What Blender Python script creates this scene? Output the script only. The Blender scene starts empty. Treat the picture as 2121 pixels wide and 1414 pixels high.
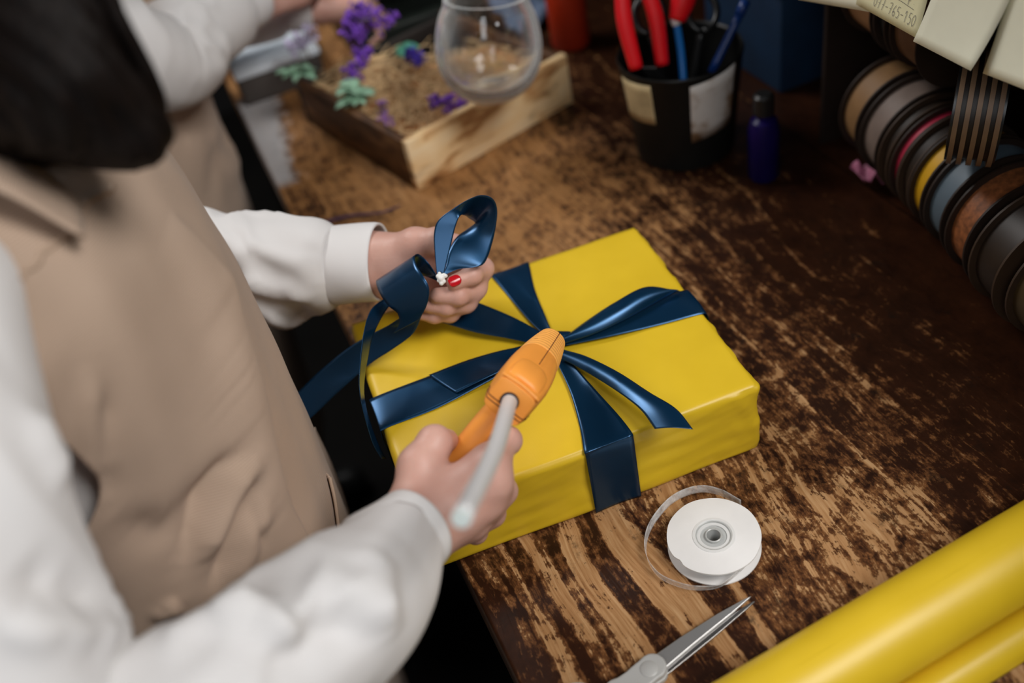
import bpy, bmesh, math, random
import numpy as np
from mathutils import Vector, Matrix

random.seed(7)
rng = np.random.default_rng(7)
C = bpy.context.scene.collection
PI = math.pi

# ----------------------------------------------------------------------------
# camera, world, lights, exposure          (world: bench edge = Y axis, tabletop z = 0, floor z = -0.88)
# ----------------------------------------------------------------------------
FLOOR = -0.88
F_PX, PITCH, ROLL, YAW = 2068.0, 0.725, -0.227, 0.257
CAM = np.array([-0.04642, 0.0, 0.647])


def cam_axes():
    f = np.array([0, math.cos(PITCH), -math.sin(PITCH)])
    u = np.array([0, math.sin(PITCH), math.cos(PITCH)])
    x = np.array([1.0, 0, 0])
    c, s = math.cos(ROLL), math.sin(ROLL)
    m = np.array([c * x + s * u, -s * x + c * u, f])
    c, s = math.cos(YAW), math.sin(YAW)
    rz = np.array([[c, s, 0], [-s, c, 0], [0, 0, 1]])
    return m @ rz.T


AX = cam_axes()                                   # rows: right, up, forward


def ray(px, py):
    return AX.T @ np.array([(px - 1060.5) / F_PX, -(py - 707) / F_PX, 1.0])


def pd(px, py, dep):                              # measured point at a distance from the lens
    return CAM + ray(px, py) * dep


def pz(px, py, z=0.0):                            # measured point on a horizontal plane
    d = ray(px, py)
    return CAM + d * (z - CAM[2]) / d[2]


cam_data = bpy.data.cameras.new('camera')
cam = bpy.data.objects.new('camera', cam_data)
C.objects.link(cam)
cam_data.sensor_width = 36
cam_data.lens = F_PX / 2121 * 36
cam_data.clip_start = 0.01
m = Matrix.Identity(4)
for i in range(3):
    m[i][0], m[i][1], m[i][2], m[i][3] = AX[0][i], AX[1][i], -AX[2][i], CAM[i]
cam.matrix_world = m
cam_data.dof.use_dof = True
cam_data.dof.focus_distance = 0.775
cam_data.dof.aperture_fstop = 2.5
bpy.context.scene.camera = cam

vs = bpy.context.scene.view_settings
vs.view_transform = 'Standard'
vs.look = 'None'
vs.gamma = 1
vs.exposure = -0.12

world = bpy.data.worlds.new('world')
bpy.context.scene.world = world
world.use_nodes = True
bg = world.node_tree.nodes['Background']
bg.inputs['Color'].default_value = (0.85, 0.92, 1.0, 1)
bg.inputs['Strength'].default_value = 0.045


def area(name, loc, target, sx, sy, power, col=(1, 1, 1)):
    d = bpy.data.lights.new(name, 'AREA')
    d.shape = 'RECTANGLE'
    d.size, d.size_y, d.energy, d.color = sx, sy, power, col
    o = bpy.data.objects.new(name, d)
    C.objects.link(o)
    o.location = loc
    o.rotation_euler = (Vector(target) - Vector(loc)).to_track_quat('-Z', 'Y').to_euler()
    return o


area('ceiling_light', (0.98, -0.72, 1.95), (0.10, 0.55, 0.0), 1.0, 0.8, 47, (1.0, 0.97, 0.94))
area('window_light', (-1.0, -1.05, 1.6), (0.1, 0.75, 0.1), 1.0, 1.1, 14, (0.94, 0.97, 1.0))
area('far_fill_light', (-0.62, 2.05, 1.9), (0.12, 1.3, 0.0), 0.9, 0.6, 32, (1.0, 0.98, 0.96))  # unseen fill, added to brighten the crate end of the bench

# ----------------------------------------------------------------------------
# helpers
# ----------------------------------------------------------------------------


def tag(o, label=None, cat=None, group=None, kind=None):
    if label: o['label'] = label
    if cat: o['category'] = cat
    if group: o['group'] = group
    if kind: o['kind'] = kind
    return o


def empty(name, loc=(0, 0, 0), label=None, cat=None, group=None, rot=None):
    o = bpy.data.objects.new(name, None)
    C.objects.link(o)
    o.location = [float(v) for v in loc]
    if rot is not None: o.rotation_euler = rot
    o.empty_display_size = 0.02
    return tag(o, label, cat, group)


def link(name, me, mat, parent=None, smooth=True, world_space=True):
    """link a mesh; vertices are in world space, so a parent's transform is undone"""
    o = bpy.data.objects.new(name, me)
    C.objects.link(o)
    if mat is not None and not me.materials:
        me.materials.append(mat)
    if smooth:
        me.polygons.foreach_set('use_smooth', [True] * len(me.polygons))
    if parent is not None:
        o.parent = parent
        if world_space:
            r = parent
            mw = Matrix.Identity(4)
            chain = []
            while r is not None:
                chain.append(r)
                r = r.parent
            for r in reversed(chain):
                mw = mw @ r.matrix_parent_inverse @ Matrix.LocRotScale(r.location, r.rotation_euler, r.scale)
            o.matrix_parent_inverse = mw.inverted()
    return o


def mesh(name, verts, faces, mat, parent=None, smooth=True, fix=False, local=False):
    me = bpy.data.meshes.new(name)
    me.from_pydata([tuple(float(c) for c in v) for v in verts], [], [tuple(int(i) for i in f) for f in faces])
    if fix:
        bm = bmesh.new(); bm.from_mesh(me)
        bmesh.ops.recalc_face_normals(bm, faces=bm.faces)
        bm.to_mesh(me); bm.free()
    me.update()
    return link(name, me, mat, parent, smooth, not local)


def bmobj(name, bm, mat, parent=None, smooth=True, local=False):
    me = bpy.data.meshes.new(name)
    bm.to_mesh(me); bm.free()
    return link(name, me, mat, parent, smooth, not local)


def autosmooth(o, ang=40):
    bm = bmesh.new(); bm.from_mesh(o.data)
    for e in bm.edges:
        e.smooth = not (len(e.link_faces) == 2 and e.calc_face_angle(0) > math.radians(ang))
    bm.to_mesh(o.data); bm.free()
    return o


def solidify(o, t, offset=0.0):
    md = o.modifiers.new('thickness', 'SOLIDIFY')
    md.thickness = t; md.offset = offset
    return o


def subsurf(o, n=1):
    md = o.modifiers.new('smooth', 'SUBSURF')
    md.levels = n; md.render_levels = n
    return o


def bevel(o, w, seg=2):
    md = o.modifiers.new('bevel', 'BEVEL')
    md.width = w; md.segments = seg; md.limit_method = 'ANGLE'
    return o


def box(name, lo, hi, mat, parent=None, bev=0.0, frame=None, seg=2, local=False):
    """axis box; frame = (origin, ex, ey, ez) places it in another frame"""
    v = [(x, y, z) for x in (lo[0], hi[0]) for y in (lo[1], hi[1]) for z in (lo[2], hi[2])]
    if frame is not None:
        o, ex, ey, ez = [np.asarray(q, float) for q in frame]
        v = [o + ex * p[0] + ey * p[1] + ez * p[2] for p in v]
    f = [(0, 1, 3, 2), (4, 6, 7, 5), (0, 4, 5, 1), (2, 3, 7, 6), (0, 2, 6, 4), (1, 5, 7, 3)]
    ob = mesh(name, v, f, mat, parent, smooth=bev > 0, fix=True, local=local)
    if bev:
        bevel(ob, bev, seg)
    return ob


def cr(pts, n):
    """Catmull-Rom through pts (k,d) -> (n,d), roughly uniform in arc length"""
    P = np.asarray(pts, float)
    if len(P) == 2:
        t = np.linspace(0, 1, n)[:, None]
        return P[0] * (1 - t) + P[1] * t
    Q = np.vstack([2 * P[0] - P[1], P, 2 * P[-1] - P[-2]])
    out = []
    for i in range(1, len(Q) - 2):
        t = np.linspace(0, 1, 24, endpoint=False)[:, None]
        p0, p1, p2, p3 = Q[i - 1], Q[i], Q[i + 1], Q[i + 2]
        out.append(0.5 * (2 * p1 + (p2 - p0) * t + (2 * p0 - 5 * p1 + 4 * p2 - p3) * t ** 2 + (3 * p1 - p0 - 3 * p2 + p3) * t ** 3))
    out = np.vstack(out + [P[-1:]])
    s = np.concatenate([[0], np.cumsum(np.linalg.norm(np.diff(out[:, :3], axis=0), axis=1))])
    q = np.linspace(0, s[-1], n)
    return np.stack([np.interp(q, s, out[:, k]) for k in range(out.shape[1])], 1)


def crs(pts, n):
    """Catmull-Rom sampled uniformly per control span (keeps two edges in step)"""
    P = np.asarray(pts, float)
    Q = np.vstack([2 * P[0] - P[1], P, 2 * P[-1] - P[-2]])
    u = np.linspace(0, len(P) - 1, n)
    i = np.minimum(u.astype(int), len(P) - 2)
    t = (u - i)[:, None]
    p0, p1, p2, p3 = Q[i], Q[i + 1], Q[i + 2], Q[i + 3]
    return 0.5 * (2 * p1 + (p2 - p0) * t + (2 * p0 - 5 * p1 + 4 * p2 - p3) * t ** 2 + (3 * p1 - p0 - 3 * p2 + p3) * t ** 3)


def grid_faces(n, m_, close_v=False):
    f = []
    for i in range(n - 1):
        for j in range(m_ if close_v else m_ - 1):
            k = (j + 1) % m_
            f.append((i * m_ + j, i * m_ + k, (i + 1) * m_ + k, (i + 1) * m_ + j))
    return f


def strip(name, A, B, mat, parent=None, n=60, w=9, bulge=0.0, thick=0.00022, ripple=0.0, per_span=True):
    """ribbon between two edge polylines in step"""
    f = crs if per_span else cr
    a, b = f(A, n), f(B, n)
    V = []
    for i in range(n):
        d = b[i] - a[i]
        t = (a[min(i + 1, n - 1)] + b[min(i + 1, n - 1)] - a[max(i - 1, 0)] - b[max(i - 1, 0)])
        nn = np.cross(d, t); nn /= (np.linalg.norm(nn) + 1e-9)
        for j in range(w):
            s = j / (w - 1)
            V.append(a[i] + d * s + nn * (bulge * math.sin(PI * s) + ripple * math.sin(2 * PI * 2 * s) * (1 - abs(2 * i / (n - 1) - 1))))
    o = mesh(name, V, grid_faces(n, w), mat, parent)
    uv_grid(o, n, w)
    if thick: solidify(o, thick, 0)
    return o


def uv_grid(o, n, w):
    me = o.data
    uv = me.uv_layers.new(name='UVMap')
    vi = np.zeros(len(me.loops), int); me.loops.foreach_get('vertex_index', vi)
    u = (vi // w) / (n - 1); v = (vi % w) / (w - 1)
    uv.data.foreach_set('uv', np.stack([u, v], 1).ravel())


def frames(P):
    T = np.gradient(P, axis=0); T /= np.linalg.norm(T, axis=1)[:, None]
    n0 = np.cross(T[0], [0.13, 0.21, 0.97]); n0 /= np.linalg.norm(n0)
    N = [n0]
    for i in range(1, len(P)):
        q = N[-1] - T[i] * (N[-1] @ T[i]); N.append(q / np.linalg.norm(q))
    N = np.array(N)
    return T, N, np.cross(T, N)


def tube(name, pts, rad, mat, parent=None, n=None, m_=12, cap=True, flat=None, local=False):
    """round tube along a path; rad scalar or list; flat=(axis vector, factor)"""
    P = np.asarray(pts, float)
    r = np.full(len(P), rad) if np.isscalar(rad) else np.asarray(rad, float)
    if n:
        Q = crs(np.hstack([P, r[:, None]]), n) if len(P) > 2 else cr(np.hstack([P, r[:, None]]), n)
        P, r = Q[:, :3], Q[:, 3]
    T, N, Bn = frames(P)
    V = []
    for i in range(len(P)):
        for j in range(m_):
            a = 2 * PI * j / m_
            V.append(P[i] + r[i] * (math.cos(a) * N[i] + math.sin(a) * Bn[i]))
    f = grid_faces(len(P), m_, True)
    if cap:
        f.append(tuple(range(m_))); f.append(tuple(range((len(P) - 1) * m_, len(P) * m_))[::-1])
    return mesh(name, V, f, mat, parent, fix=True, local=local)


def lathe(name, prof, mat, parent=None, axis=None, m_=48, close=False, local=False):
    """prof: list (r, h); axis = (origin, direction)"""
    if axis is None: axis = ((0, 0, 0), (0, 0, 1))
    o = np.asarray(axis[0], float); d = np.asarray(axis[1], float); d /= np.linalg.norm(d)
    e1 = np.cross(d, [0.3, 0.9, 0.2]); e1 /= np.linalg.norm(e1); e2 = np.cross(d, e1)
    V = []
    for r, h in prof:
        for j in range(m_):
            a = 2 * PI * j / m_
            V.append(o + d * h + r * (math.cos(a) * e1 + math.sin(a) * e2))
    f = grid_faces(len(prof), m_, True)
    n = len(prof)
    if close:
        for j in range(m_):
            k = (j + 1) % m_
            f.append(((n - 1) * m_ + j, (n - 1) * m_ + k, k, j))
    else:
        if prof[0][0] > 1e-6: f.append(tuple(range(m_))[::-1])
        if prof[-1][0] > 1e-6: f.append(tuple(range((n - 1) * m_, n * m_)))
    ob = mesh(name, V, f, mat, parent, fix=True, local=local)
    bm = bmesh.new(); bm.from_mesh(ob.data)
    bmesh.ops.remove_doubles(bm, verts=bm.verts, dist=1e-6)
    bmesh.ops.recalc_face_normals(bm, faces=bm.faces)
    bm.to_mesh(ob.data); bm.free()
    return autosmooth(ob, 35)


def vnoise(P, seed=0, octaves=3):
    """smooth pseudo noise of points (k,3), about -1..1"""
    r = np.random.default_rng(seed)
    out = np.zeros(len(P)); a = 1.0
    for o in range(octaves):
        for _ in range(4):
            k = r.normal(size=3) * (1.7 ** o)
            out += a * 0.35 * np.sin(P @ k + r.uniform(0, 6.28))
        a *= 0.55
    return out


# ---- signed-distance modelling for bodies and hands --------------------------


def cap_d(P, a, b, ra, rb):
    a, b = np.asarray(a, float), np.asarray(b, float)
    ba = b - a
    h = np.clip(((P - a) @ ba) / max(ba @ ba, 1e-12), 0, 1)
    return np.linalg.norm(P - a - h[:, None] * ba, axis=1) - (ra + (rb - ra) * h)


def ell_d(P, c, r, rot=None):
    q = P - np.asarray(c, float)
    if rot is not None: q = q @ rot
    r = np.asarray(r, float)
    k0 = np.linalg.norm(q / r, axis=1); k1 = np.linalg.norm(q / (r * r), axis=1) + 1e-9
    return k0 * (k0 - 1) / k1


def smin(a, b, k):
    if k <= 0: return np.minimum(a, b)
    h = np.clip(0.5 + 0.5 * (b - a) / k, 0, 1)
    return b * (1 - h) + a * h - k * h * (1 - h)


def field(prims, P):
    d = np.full(len(P), 1.0)
    for p in prims:
        if p[0] == 'c':
            q = cap_d(P, *p[1:5]); k = p[5]
        else:
            q = ell_d(P, p[1], p[2], p[4] if len(p) > 4 else None); k = p[3]
        d = smin(d, q, k) if k >= 0 else -smin(-d, q, -k)
    return d


def surf_nets(fn, lo, hi, h):
    lo, hi = np.asarray(lo, float), np.asarray(hi, float)
    n = np.ceil((hi - lo) / h).astype(int) + 1
    gx, gy, gz = [lo[i] + h * np.arange(n[i]) for i in range(3)]
    val = np.empty(n, np.float32)
    Y, Z = np.meshgrid(gy, gz, indexing='ij')
    step = max(1, int(250000 / Y.size))
    for i in range(0, n[0], step):
        xs = gx[i:i + step]
        P = np.stack([np.repeat(xs, Y.size), np.tile(Y.ravel(), len(xs)), np.tile(Z.ravel(), len(xs))], 1)
        val[i:i + step] = fn(P).reshape(len(xs), n[1], n[2])
    s = val < 0
    cnt = np.zeros(n - 1, np.uint8)
    cor = [(a, b, c) for a in (0, 1) for b in (0, 1) for c in (0, 1)]
    for a, b, c in cor:
        cnt += s[a:n[0] - 1 + a, b:n[1] - 1 + b, c:n[2] - 1 + c]
    act = (cnt > 0) & (cnt < 8)
    ijk = np.argwhere(act)
    idx = -np.ones(n - 1, int); idx[act] = np.arange(len(ijk))
    cv = {q: val[ijk[:, 0] + q[0], ijk[:, 1] + q[1], ijk[:, 2] + q[2]] for q in cor}
    acc = np.zeros((len(ijk), 3)); num = np.zeros(len(ijk))
    for q in cor:
        for ax in range(3):
            if q[ax] == 0:
                r = list(q); r[ax] = 1; r = tuple(r)
                a, b = cv[q], cv[r]
                mk = (a < 0) != (b < 0)
                t = np.where(mk, a / np.where(mk, a - b, 1), 0)
                pt = np.tile(np.array(q, float), (len(ijk), 1)); pt[:, ax] += t
                acc[mk] += pt[mk]; num += mk
    V = lo + h * (ijk + acc / num[:, None])
    Fs = []
    for ax in range(3):
        o1, o2 = [(1, 2), (2, 0), (0, 1)][ax]
        sl0 = [slice(None)] * 3; sl1 = [slice(None)] * 3
        sl0[ax] = slice(0, -1); sl1[ax] = slice(1, None)
        ch = np.argwhere(s[tuple(sl0)] != s[tuple(sl1)])
        ok = (ch[:, o1] > 0) & (ch[:, o2] > 0) & (ch[:, o1] < n[o1] - 1) & (ch[:, o2] < n[o2] - 1)
        ch = ch[ok]
        ins = s[ch[:, 0], ch[:, 1], ch[:, 2]]

        def cell(d1, d2):
            q = ch.copy(); q[:, o1] += d1; q[:, o2] += d2
            return idx[q[:, 0], q[:, 1], q[:, 2]]
        quad = np.stack([cell(-1, -1), cell(0, -1), cell(0, 0), cell(-1, 0)], 1)
        quad[~ins] = quad[~ins][:, ::-1]
        Fs.append(quad)
    return V, np.vstack(Fs)


def bbox(prims, pad):
    pts = []
    for p in prims:
        if p[0] == 'c':
            pts += [np.asarray(p[1]) - p[3], np.asarray(p[1]) + p[3], np.asarray(p[2]) - p[4], np.asarray(p[2]) + p[4]]
        else:
            r = max(p[2]); pts += [np.asarray(p[1]) - r, np.asarray(p[1]) + r]
    pts = np.array(pts)
    return pts.min(0) - pad, pts.max(0) + pad


# ----------------------------------------------------------------------------
# materials
# ----------------------------------------------------------------------------


class Mat:
    def __init__(s, name, col=(0.5, 0.5, 0.5), rough=0.5, **kw):
        s.m = bpy.data.materials.new(name)
        s.m.use_nodes = True
        s.nt = s.m.node_tree
        s.b = s.nt.nodes['Principled BSDF']
        s.b.inputs['Base Color'].default_value = (*col, 1)
        s.b.inputs['Roughness'].default_value = rough
        for k, v in kw.items():
            s.b.inputs[k.replace('_', ' ')].default_value = v

    def n(s, t, **kw):
        nd = s.nt.nodes.new(t)
        for k, v in kw.items():
            if hasattr(nd, k) and not isinstance(v, (list,)):
                try:
                    setattr(nd, k, v); continue
                except Exception:
                    pass
            nd.inputs[k].default_value = v
        return nd

    def l(s, a, b): s.nt.links.new(a, b)

    def coord(s, kind='Object', scale=(1, 1, 1), rot=(0, 0, 0)):
        tc = s.n('ShaderNodeTexCoord'); mp = s.n('ShaderNodeMapping')
        mp.inputs['Scale'].default_value = scale; mp.inputs['Rotation'].default_value = rot
        s.l(tc.outputs[kind], mp.inputs['Vector'])
        return mp.outputs['Vector']

    def noise(s, vec, scale, detail=4, rough=0.55, dist=0.0):
        nd = s.n('ShaderNodeTexNoise')
        nd.inputs['Scale'].default_value = scale; nd.inputs['Detail'].default_value = detail
        nd.inputs['Roughness'].default_value = rough; nd.inputs['Distortion'].default_value = dist
        if vec is not None: s.l(vec, nd.inputs['Vector'])
        return nd.outputs['Fac']

    def ramp(s, fac, stops):
        r = s.n('ShaderNodeValToRGB')
        e = r.color_ramp.elements
        while len(e) < len(stops): e.new(0.5)
        for q, (p, c) in zip(e, stops):
            q.position = p; q.color = (*c, 1) if len(c) == 3 else c
        s.l(fac, r.inputs['Fac'])
        return r.outputs['Color']

    def math(s, op, a, b=None, clamp=False):
        nd = s.n('ShaderNodeMath'); nd.operation = op; nd.use_clamp = clamp
        for i, q in enumerate((a, b)):
            if q is None: continue
            if isinstance(q, (int, float)): nd.inputs[i].default_value = q
            else: s.l(q, nd.inputs[i])
        return nd.outputs[0]

    def mix(s, fac, a, b, mode='MIX'):
        nd = s.n('ShaderNodeMix'); nd.data_type = 'RGBA'; nd.blend_type = mode
        if isinstance(fac, (int, float)): nd.inputs[0].default_value = fac
        else: s.l(fac, nd.inputs[0])
        for i, q in ((6, a), (7, b)):
            if isinstance(q, tuple): nd.inputs[i].default_value = (*q, 1)
            else: s.l(q, nd.inputs[i])
        return nd.outputs[2]

    def bump(s, h, strength=0.3, dist=0.001):
        nd = s.n('ShaderNodeBump')
        nd.inputs['Strength'].default_value = strength; nd.inputs['Distance'].default_value = dist
        s.l(h, nd.inputs['Height']); s.l(nd.outputs[0], s.b.inputs['Normal'])
        return nd

    def color(s, out): s.l(out, s.b.inputs['Base Color'])
    def rough(s, out): s.l(out, s.b.inputs['Roughness'])


def vary(name, col, rough=0.5, amt=0.12, scale=60, bump=0.0, bscale=None, bdist=0.0006, coord='Object', **kw):
    M = Mat(name, col, rough, **kw)
    v = M.coord(coord)
    nz = M.noise(v, scale)
    lo = tuple(c * (1 - amt) for c in col); hi = tuple(min(1, c * (1 + amt)) for c in col)
    M.color(M.ramp(nz, [(0.3, lo), (0.7, hi)]))
    if bump:
        M.bump(M.noise(v, bscale or scale * 6, 3), bump, bdist)
    return M.m


def mat_yellow():
    M = Mat('yellow_wrapping_paper', (0.66, 0.41, 0.012), 0.40, Specular_IOR_Level=0.5)
    v = M.coord()
    nz = M.noise(v, 14, 3)
    M.color(M.ramp(nz, [(0.3, (0.64, 0.425, 0.014)), (0.7, (0.72, 0.485, 0.020))]))
    w = M.n('ShaderNodeTexWave'); w.bands_direction = 'X'; w.inputs['Scale'].default_value = 170
    w.inputs['Distortion'].default_value = 1.2
    M.l(v, w.inputs['Vector'])
    h = M.math('ADD', M.math('MULTIPLY', w.outputs['Fac'], 0.25), M.noise(v, 500, 2))
    M.bump(h, 0.06, 0.0003)
    return M.m


def mat_satin(name, col):
    M = Mat(name, col, 0.30, Metallic=0.7, Anisotropic=0.4, Specular_IOR_Level=0.4, Coat_Weight=0.35, Coat_Roughness=0.26, Coat_Tint=(0.55, 0.8, 1.0, 1))
    v = M.coord('UV', (1500, 120, 1))
    M.bump(M.noise(v, 1.0, 2), 0.05, 0.0002)
    return M.m


def mat_twill():
    M = Mat('tan_twill', (0.40, 0.285, 0.205), 0.85, Specular_IOR_Level=0.2)
    M.b.inputs['Sheen Weight'].default_value = 0.1
    v = M.coord('Object', (1, 1, 1), (0.10, -0.06, 0))
    w = M.n('ShaderNodeTexWave'); w.bands_direction = 'Z'; w.inputs['Scale'].default_value = 230
    w.inputs['Distortion'].default_value = 0.25; w.inputs['Detail'].default_value = 1
    M.l(v, w.inputs['Vector'])
    nz = M.noise(v, 9, 3)
    base = M.ramp(nz, [(0.3, (0.50, 0.37, 0.28)), (0.7, (0.58, 0.435, 0.335))])
    M.color(M.mix(M.math('MULTIPLY', w.outputs['Fac'], 0.45), base, (0.25, 0.17, 0.12)))
    h = M.math('MULTIPLY', w.outputs['Fac'], -1.0)
    M.bump(h, 0.5, 0.0005)
    return M.m


def mat_shirt():
    M = Mat('white_cotton', (0.735, 0.72, 0.715), 0.8, Specular_IOR_Level=0.25)
    v = M.coord()
    M.bump(M.noise(v, 900, 2), 0.12, 0.0003)
    M.b.inputs['Subsurface Weight'].default_value = 0.08
    M.b.inputs['Subsurface Radius'].default_value = (0.004, 0.004, 0.004)
    return M.m


def mat_skin():
    M = Mat('skin', (0.62, 0.375, 0.305), 0.48, Specular_IOR_Level=0.4)
    v = M.coord()
    n1 = M.noise(v, 38, 4); n2 = M.noise(v, 11, 3)
    c = M.ramp(n1, [(0.25, (0.56, 0.315, 0.25)), (0.75, (0.67, 0.42, 0.345))])
    M.color(M.mix(M.math('MULTIPLY', n2, 0.35), c, (0.60, 0.27, 0.22)))
    M.b.inputs['Subsurface Weight'].default_value = 0.18
    M.b.inputs['Subsurface Radius'].default_value = (0.008, 0.003, 0.002)
    h = M.math('ADD', M.noise(v, 420, 3), M.math('MULTIPLY', M.noise(M.coord('Object', (1, 1, 3)), 90, 3), 1.5))
    M.bump(h, 0.18, 0.0006)
    return M.m


def mat_bench():
    """old varnished boards, worn through to bare wood"""
    M = Mat('worn_varnished_wood', (0.1, 0.05, 0.02), 0.5)
    tc = M.n('ShaderNodeTexCoord').outputs['Object']
    sep = M.n('ShaderNodeSeparateXYZ'); M.l(tc, sep.inputs[0])
    X, Y = sep.outputs['X'], sep.outputs['Y']
    # wander of the grain
    wob = M.noise(M.coord('Object', (1.0, 0.55, 1.0)), 4.5, 2, 0.5)
    wob2 = M.noise(M.coord('Object', (1.0, 0.5, 1.0)), 20, 2, 0.5)
    gx = M.math('ADD', X, M.math('ADD', M.math('MULTIPLY', wob, 0.10), M.math('MULTIPLY', wob2, 0.010)))
    cmb = M.n('ShaderNodeCombineXYZ'); M.l(gx, cmb.inputs[0]); M.l(M.math('MULTIPLY', Y, 0.05), cmb.inputs[1])
    grain = M.noise(cmb.outputs[0], 95, 2, 0.55)             # growth rings
    fine = M.noise(cmb.outputs[0], 420, 3, 0.6)              # fibres
    broad = M.noise(cmb.outputs[0], 36, 2, 0.55)             # wide early wood, towards the near edge
    nearm = M.math('MULTIPLY', M.math('MAXIMUM', M.math('SUBTRACT', 0.62, Y), 0.0), M.math('MAXIMUM', M.math('SUBTRACT', 0.26, X), 0.0))
    nearm = M.math('MULTIPLY', nearm, 40.0, True)
    ridge = M.ramp(grain, [(0.52, (0, 0, 0)), (0.66, (1, 1, 1))])
    ridge2 = M.ramp(broad, [(0.50, (0, 0, 0)), (0.58, (1, 1, 1))])
    patch = M.noise(M.coord('Object', (1.0, 0.72, 1)), 40, 12, 0.76, 0.3)
    chip = M.noise(M.coord('Object', (1.0, 0.50, 1)), 190, 6, 0.7)
    big = M.math('SUBTRACT', M.noise(M.coord('Object', (1, .7, 1)), 7.5, 3), 0.5)
    # worn most in the middle of the bench by the edge, least under the shelf, whose shade is also coloured in this way
    d1 = M.math('SUBTRACT', 1.0, M.math('MULTIPLY', M.math('ABSOLUTE', M.math('SUBTRACT', X, 0.17)), 4.2))
    macro = M.math('MULTIPLY', M.math('MAXIMUM', d1, -0.8), 0.15)
    macro = M.math('SUBTRACT', macro, M.math('MULTIPLY', M.math('MINIMUM', M.math('MAXIMUM', M.math('SUBTRACT', X, 0.30), 0.0), 0.18), 1.5))
    far = M.math('MULTIPLY', M.math('MINIMUM', M.math('MAXIMUM', M.math('SUBTRACT', Y, 0.60), 0.0), 0.4), 0.12)
    s = M.math('ADD', M.math('MULTIPLY', ridge, 0.18), M.math('MULTIPLY', M.math('SUBTRACT', patch, 0.5), 1.45))
    sn = M.math('ADD', M.math('MULTIPLY', ridge2, 0.36), M.math('SUBTRACT', M.math('MULTIPLY', M.math('SUBTRACT', patch, 0.5), 0.85), 0.18))
    nf = M.n('ShaderNodeMix'); nf.data_type = 'FLOAT'
    M.l(nearm, nf.inputs[0]); M.l(s, nf.inputs[2]); M.l(sn, nf.inputs[3]); s = nf.outputs[0]
    s = M.math('ADD', s, M.math('MULTIPLY', M.math('SUBTRACT', chip, 0.5), 0.80))
    s = M.math('ADD', s, M.math('MULTIPLY', M.math('SUBTRACT', fine, 0.5), 0.42))
    s = M.math('ADD', s, M.math('ADD', macro, M.math('ADD', far, M.math('MULTIPLY', big, 0.45))))
    s = M.math('ADD', s, 0.385)
    wear = M.ramp(s, [(0.50, (0, 0, 0)), (0.545, (1, 1, 1))])
    # beyond the middle of the bench the finish is rubbed thin rather than chipped
    rub = M.math('MULTIPLY', M.math('SUBTRACT', Y, 0.66), 5.0, True)
    wear = M.mix(M.math('MULTIPLY', rub, 0.8), wear, M.ramp(s, [(0.30, (0, 0, 0)), (0.72, (1, 1, 1))]))
    thin = M.ramp(s, [(0.30, (0, 0, 0)), (0.50, (1, 1, 1))])
    varnish = M.ramp(patch, [(0.3, (0.014, 0.0050, 0.0024)), (0.7, (0.042, 0.0135, 0.0055))])
    worn_v = M.ramp(chip, [(0.35, (0.075, 0.027, 0.010)), (0.68, (0.25, 0.105, 0.036))])
    bare = M.ramp(fine, [(0.26, (0.22, 0.10, 0.036)), (0.50, (0.43, 0.24, 0.105)), (0.74, (0.62, 0.40, 0.205))])
    bare = M.mix(M.math('MULTIPLY', M.noise(M.coord(), 21, 5, 0.65), 0.7), bare, (0.27, 0.115, 0.035))
    bare = M.mix(M.math('MULTIPLY', rub, 0.6), bare, (0.40, 0.185, 0.058))
    col = M.mix(wear, M.mix(thin, varnish, worn_v), bare)
    # ingrained black dirt
    dirt = M.ramp(M.noise(M.coord('Object', (1, .75, 1)), 38, 8, 0.74), [(0.58, (0, 0, 0)), (0.68, (1, 1, 1))])
    col = M.mix(M.math('MULTIPLY', dirt, 0.72), col, (0.010, 0.007, 0.005))
    speck = M.ramp(M.noise(M.coord('Object', (1, .6, 1)), 260, 4, 0.7), [(0.64, (0, 0, 0)), (0.70, (1, 1, 1))])
    col = M.mix(M.math('MULTIPLY', speck, 0.6), col, (0.022, 0.010, 0.005))
    # window sheen painted in as a pale patch along the far part of the edge
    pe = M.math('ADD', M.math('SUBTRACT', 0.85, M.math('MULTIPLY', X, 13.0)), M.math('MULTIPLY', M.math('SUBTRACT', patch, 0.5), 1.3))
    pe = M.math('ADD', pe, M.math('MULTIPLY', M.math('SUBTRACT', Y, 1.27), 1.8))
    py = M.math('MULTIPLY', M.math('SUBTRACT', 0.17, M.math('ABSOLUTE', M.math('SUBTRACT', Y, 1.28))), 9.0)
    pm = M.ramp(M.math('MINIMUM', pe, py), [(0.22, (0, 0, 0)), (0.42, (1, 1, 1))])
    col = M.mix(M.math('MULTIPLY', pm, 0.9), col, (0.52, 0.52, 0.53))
    # joints between boards
    jn = None
    for jx in (0.56,):
        q = M.math('LESS_THAN', M.math('ABSOLUTE', M.math('SUBTRACT', X, jx)), 0.0009)
        jn = q if jn is None else M.math('MAXIMUM', jn, q)
    col = M.mix(jn, col, (0.004, 0.002, 0.001))
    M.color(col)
    M.rough(M.ramp(wear, [(0, (0.36,) * 3), (1, (0.62,) * 3)]))
    h = M.math('ADD', M.math('MULTIPLY', wear, -0.5), M.math('ADD', M.math('MULTIPLY', grain, 0.8), M.math('MULTIPLY', fine, 0.35)))
    M.bump(h, 0.6, 0.0011)
    M.b.inputs['Specular IOR Level'].default_value = 0.2
    return M.m


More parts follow.
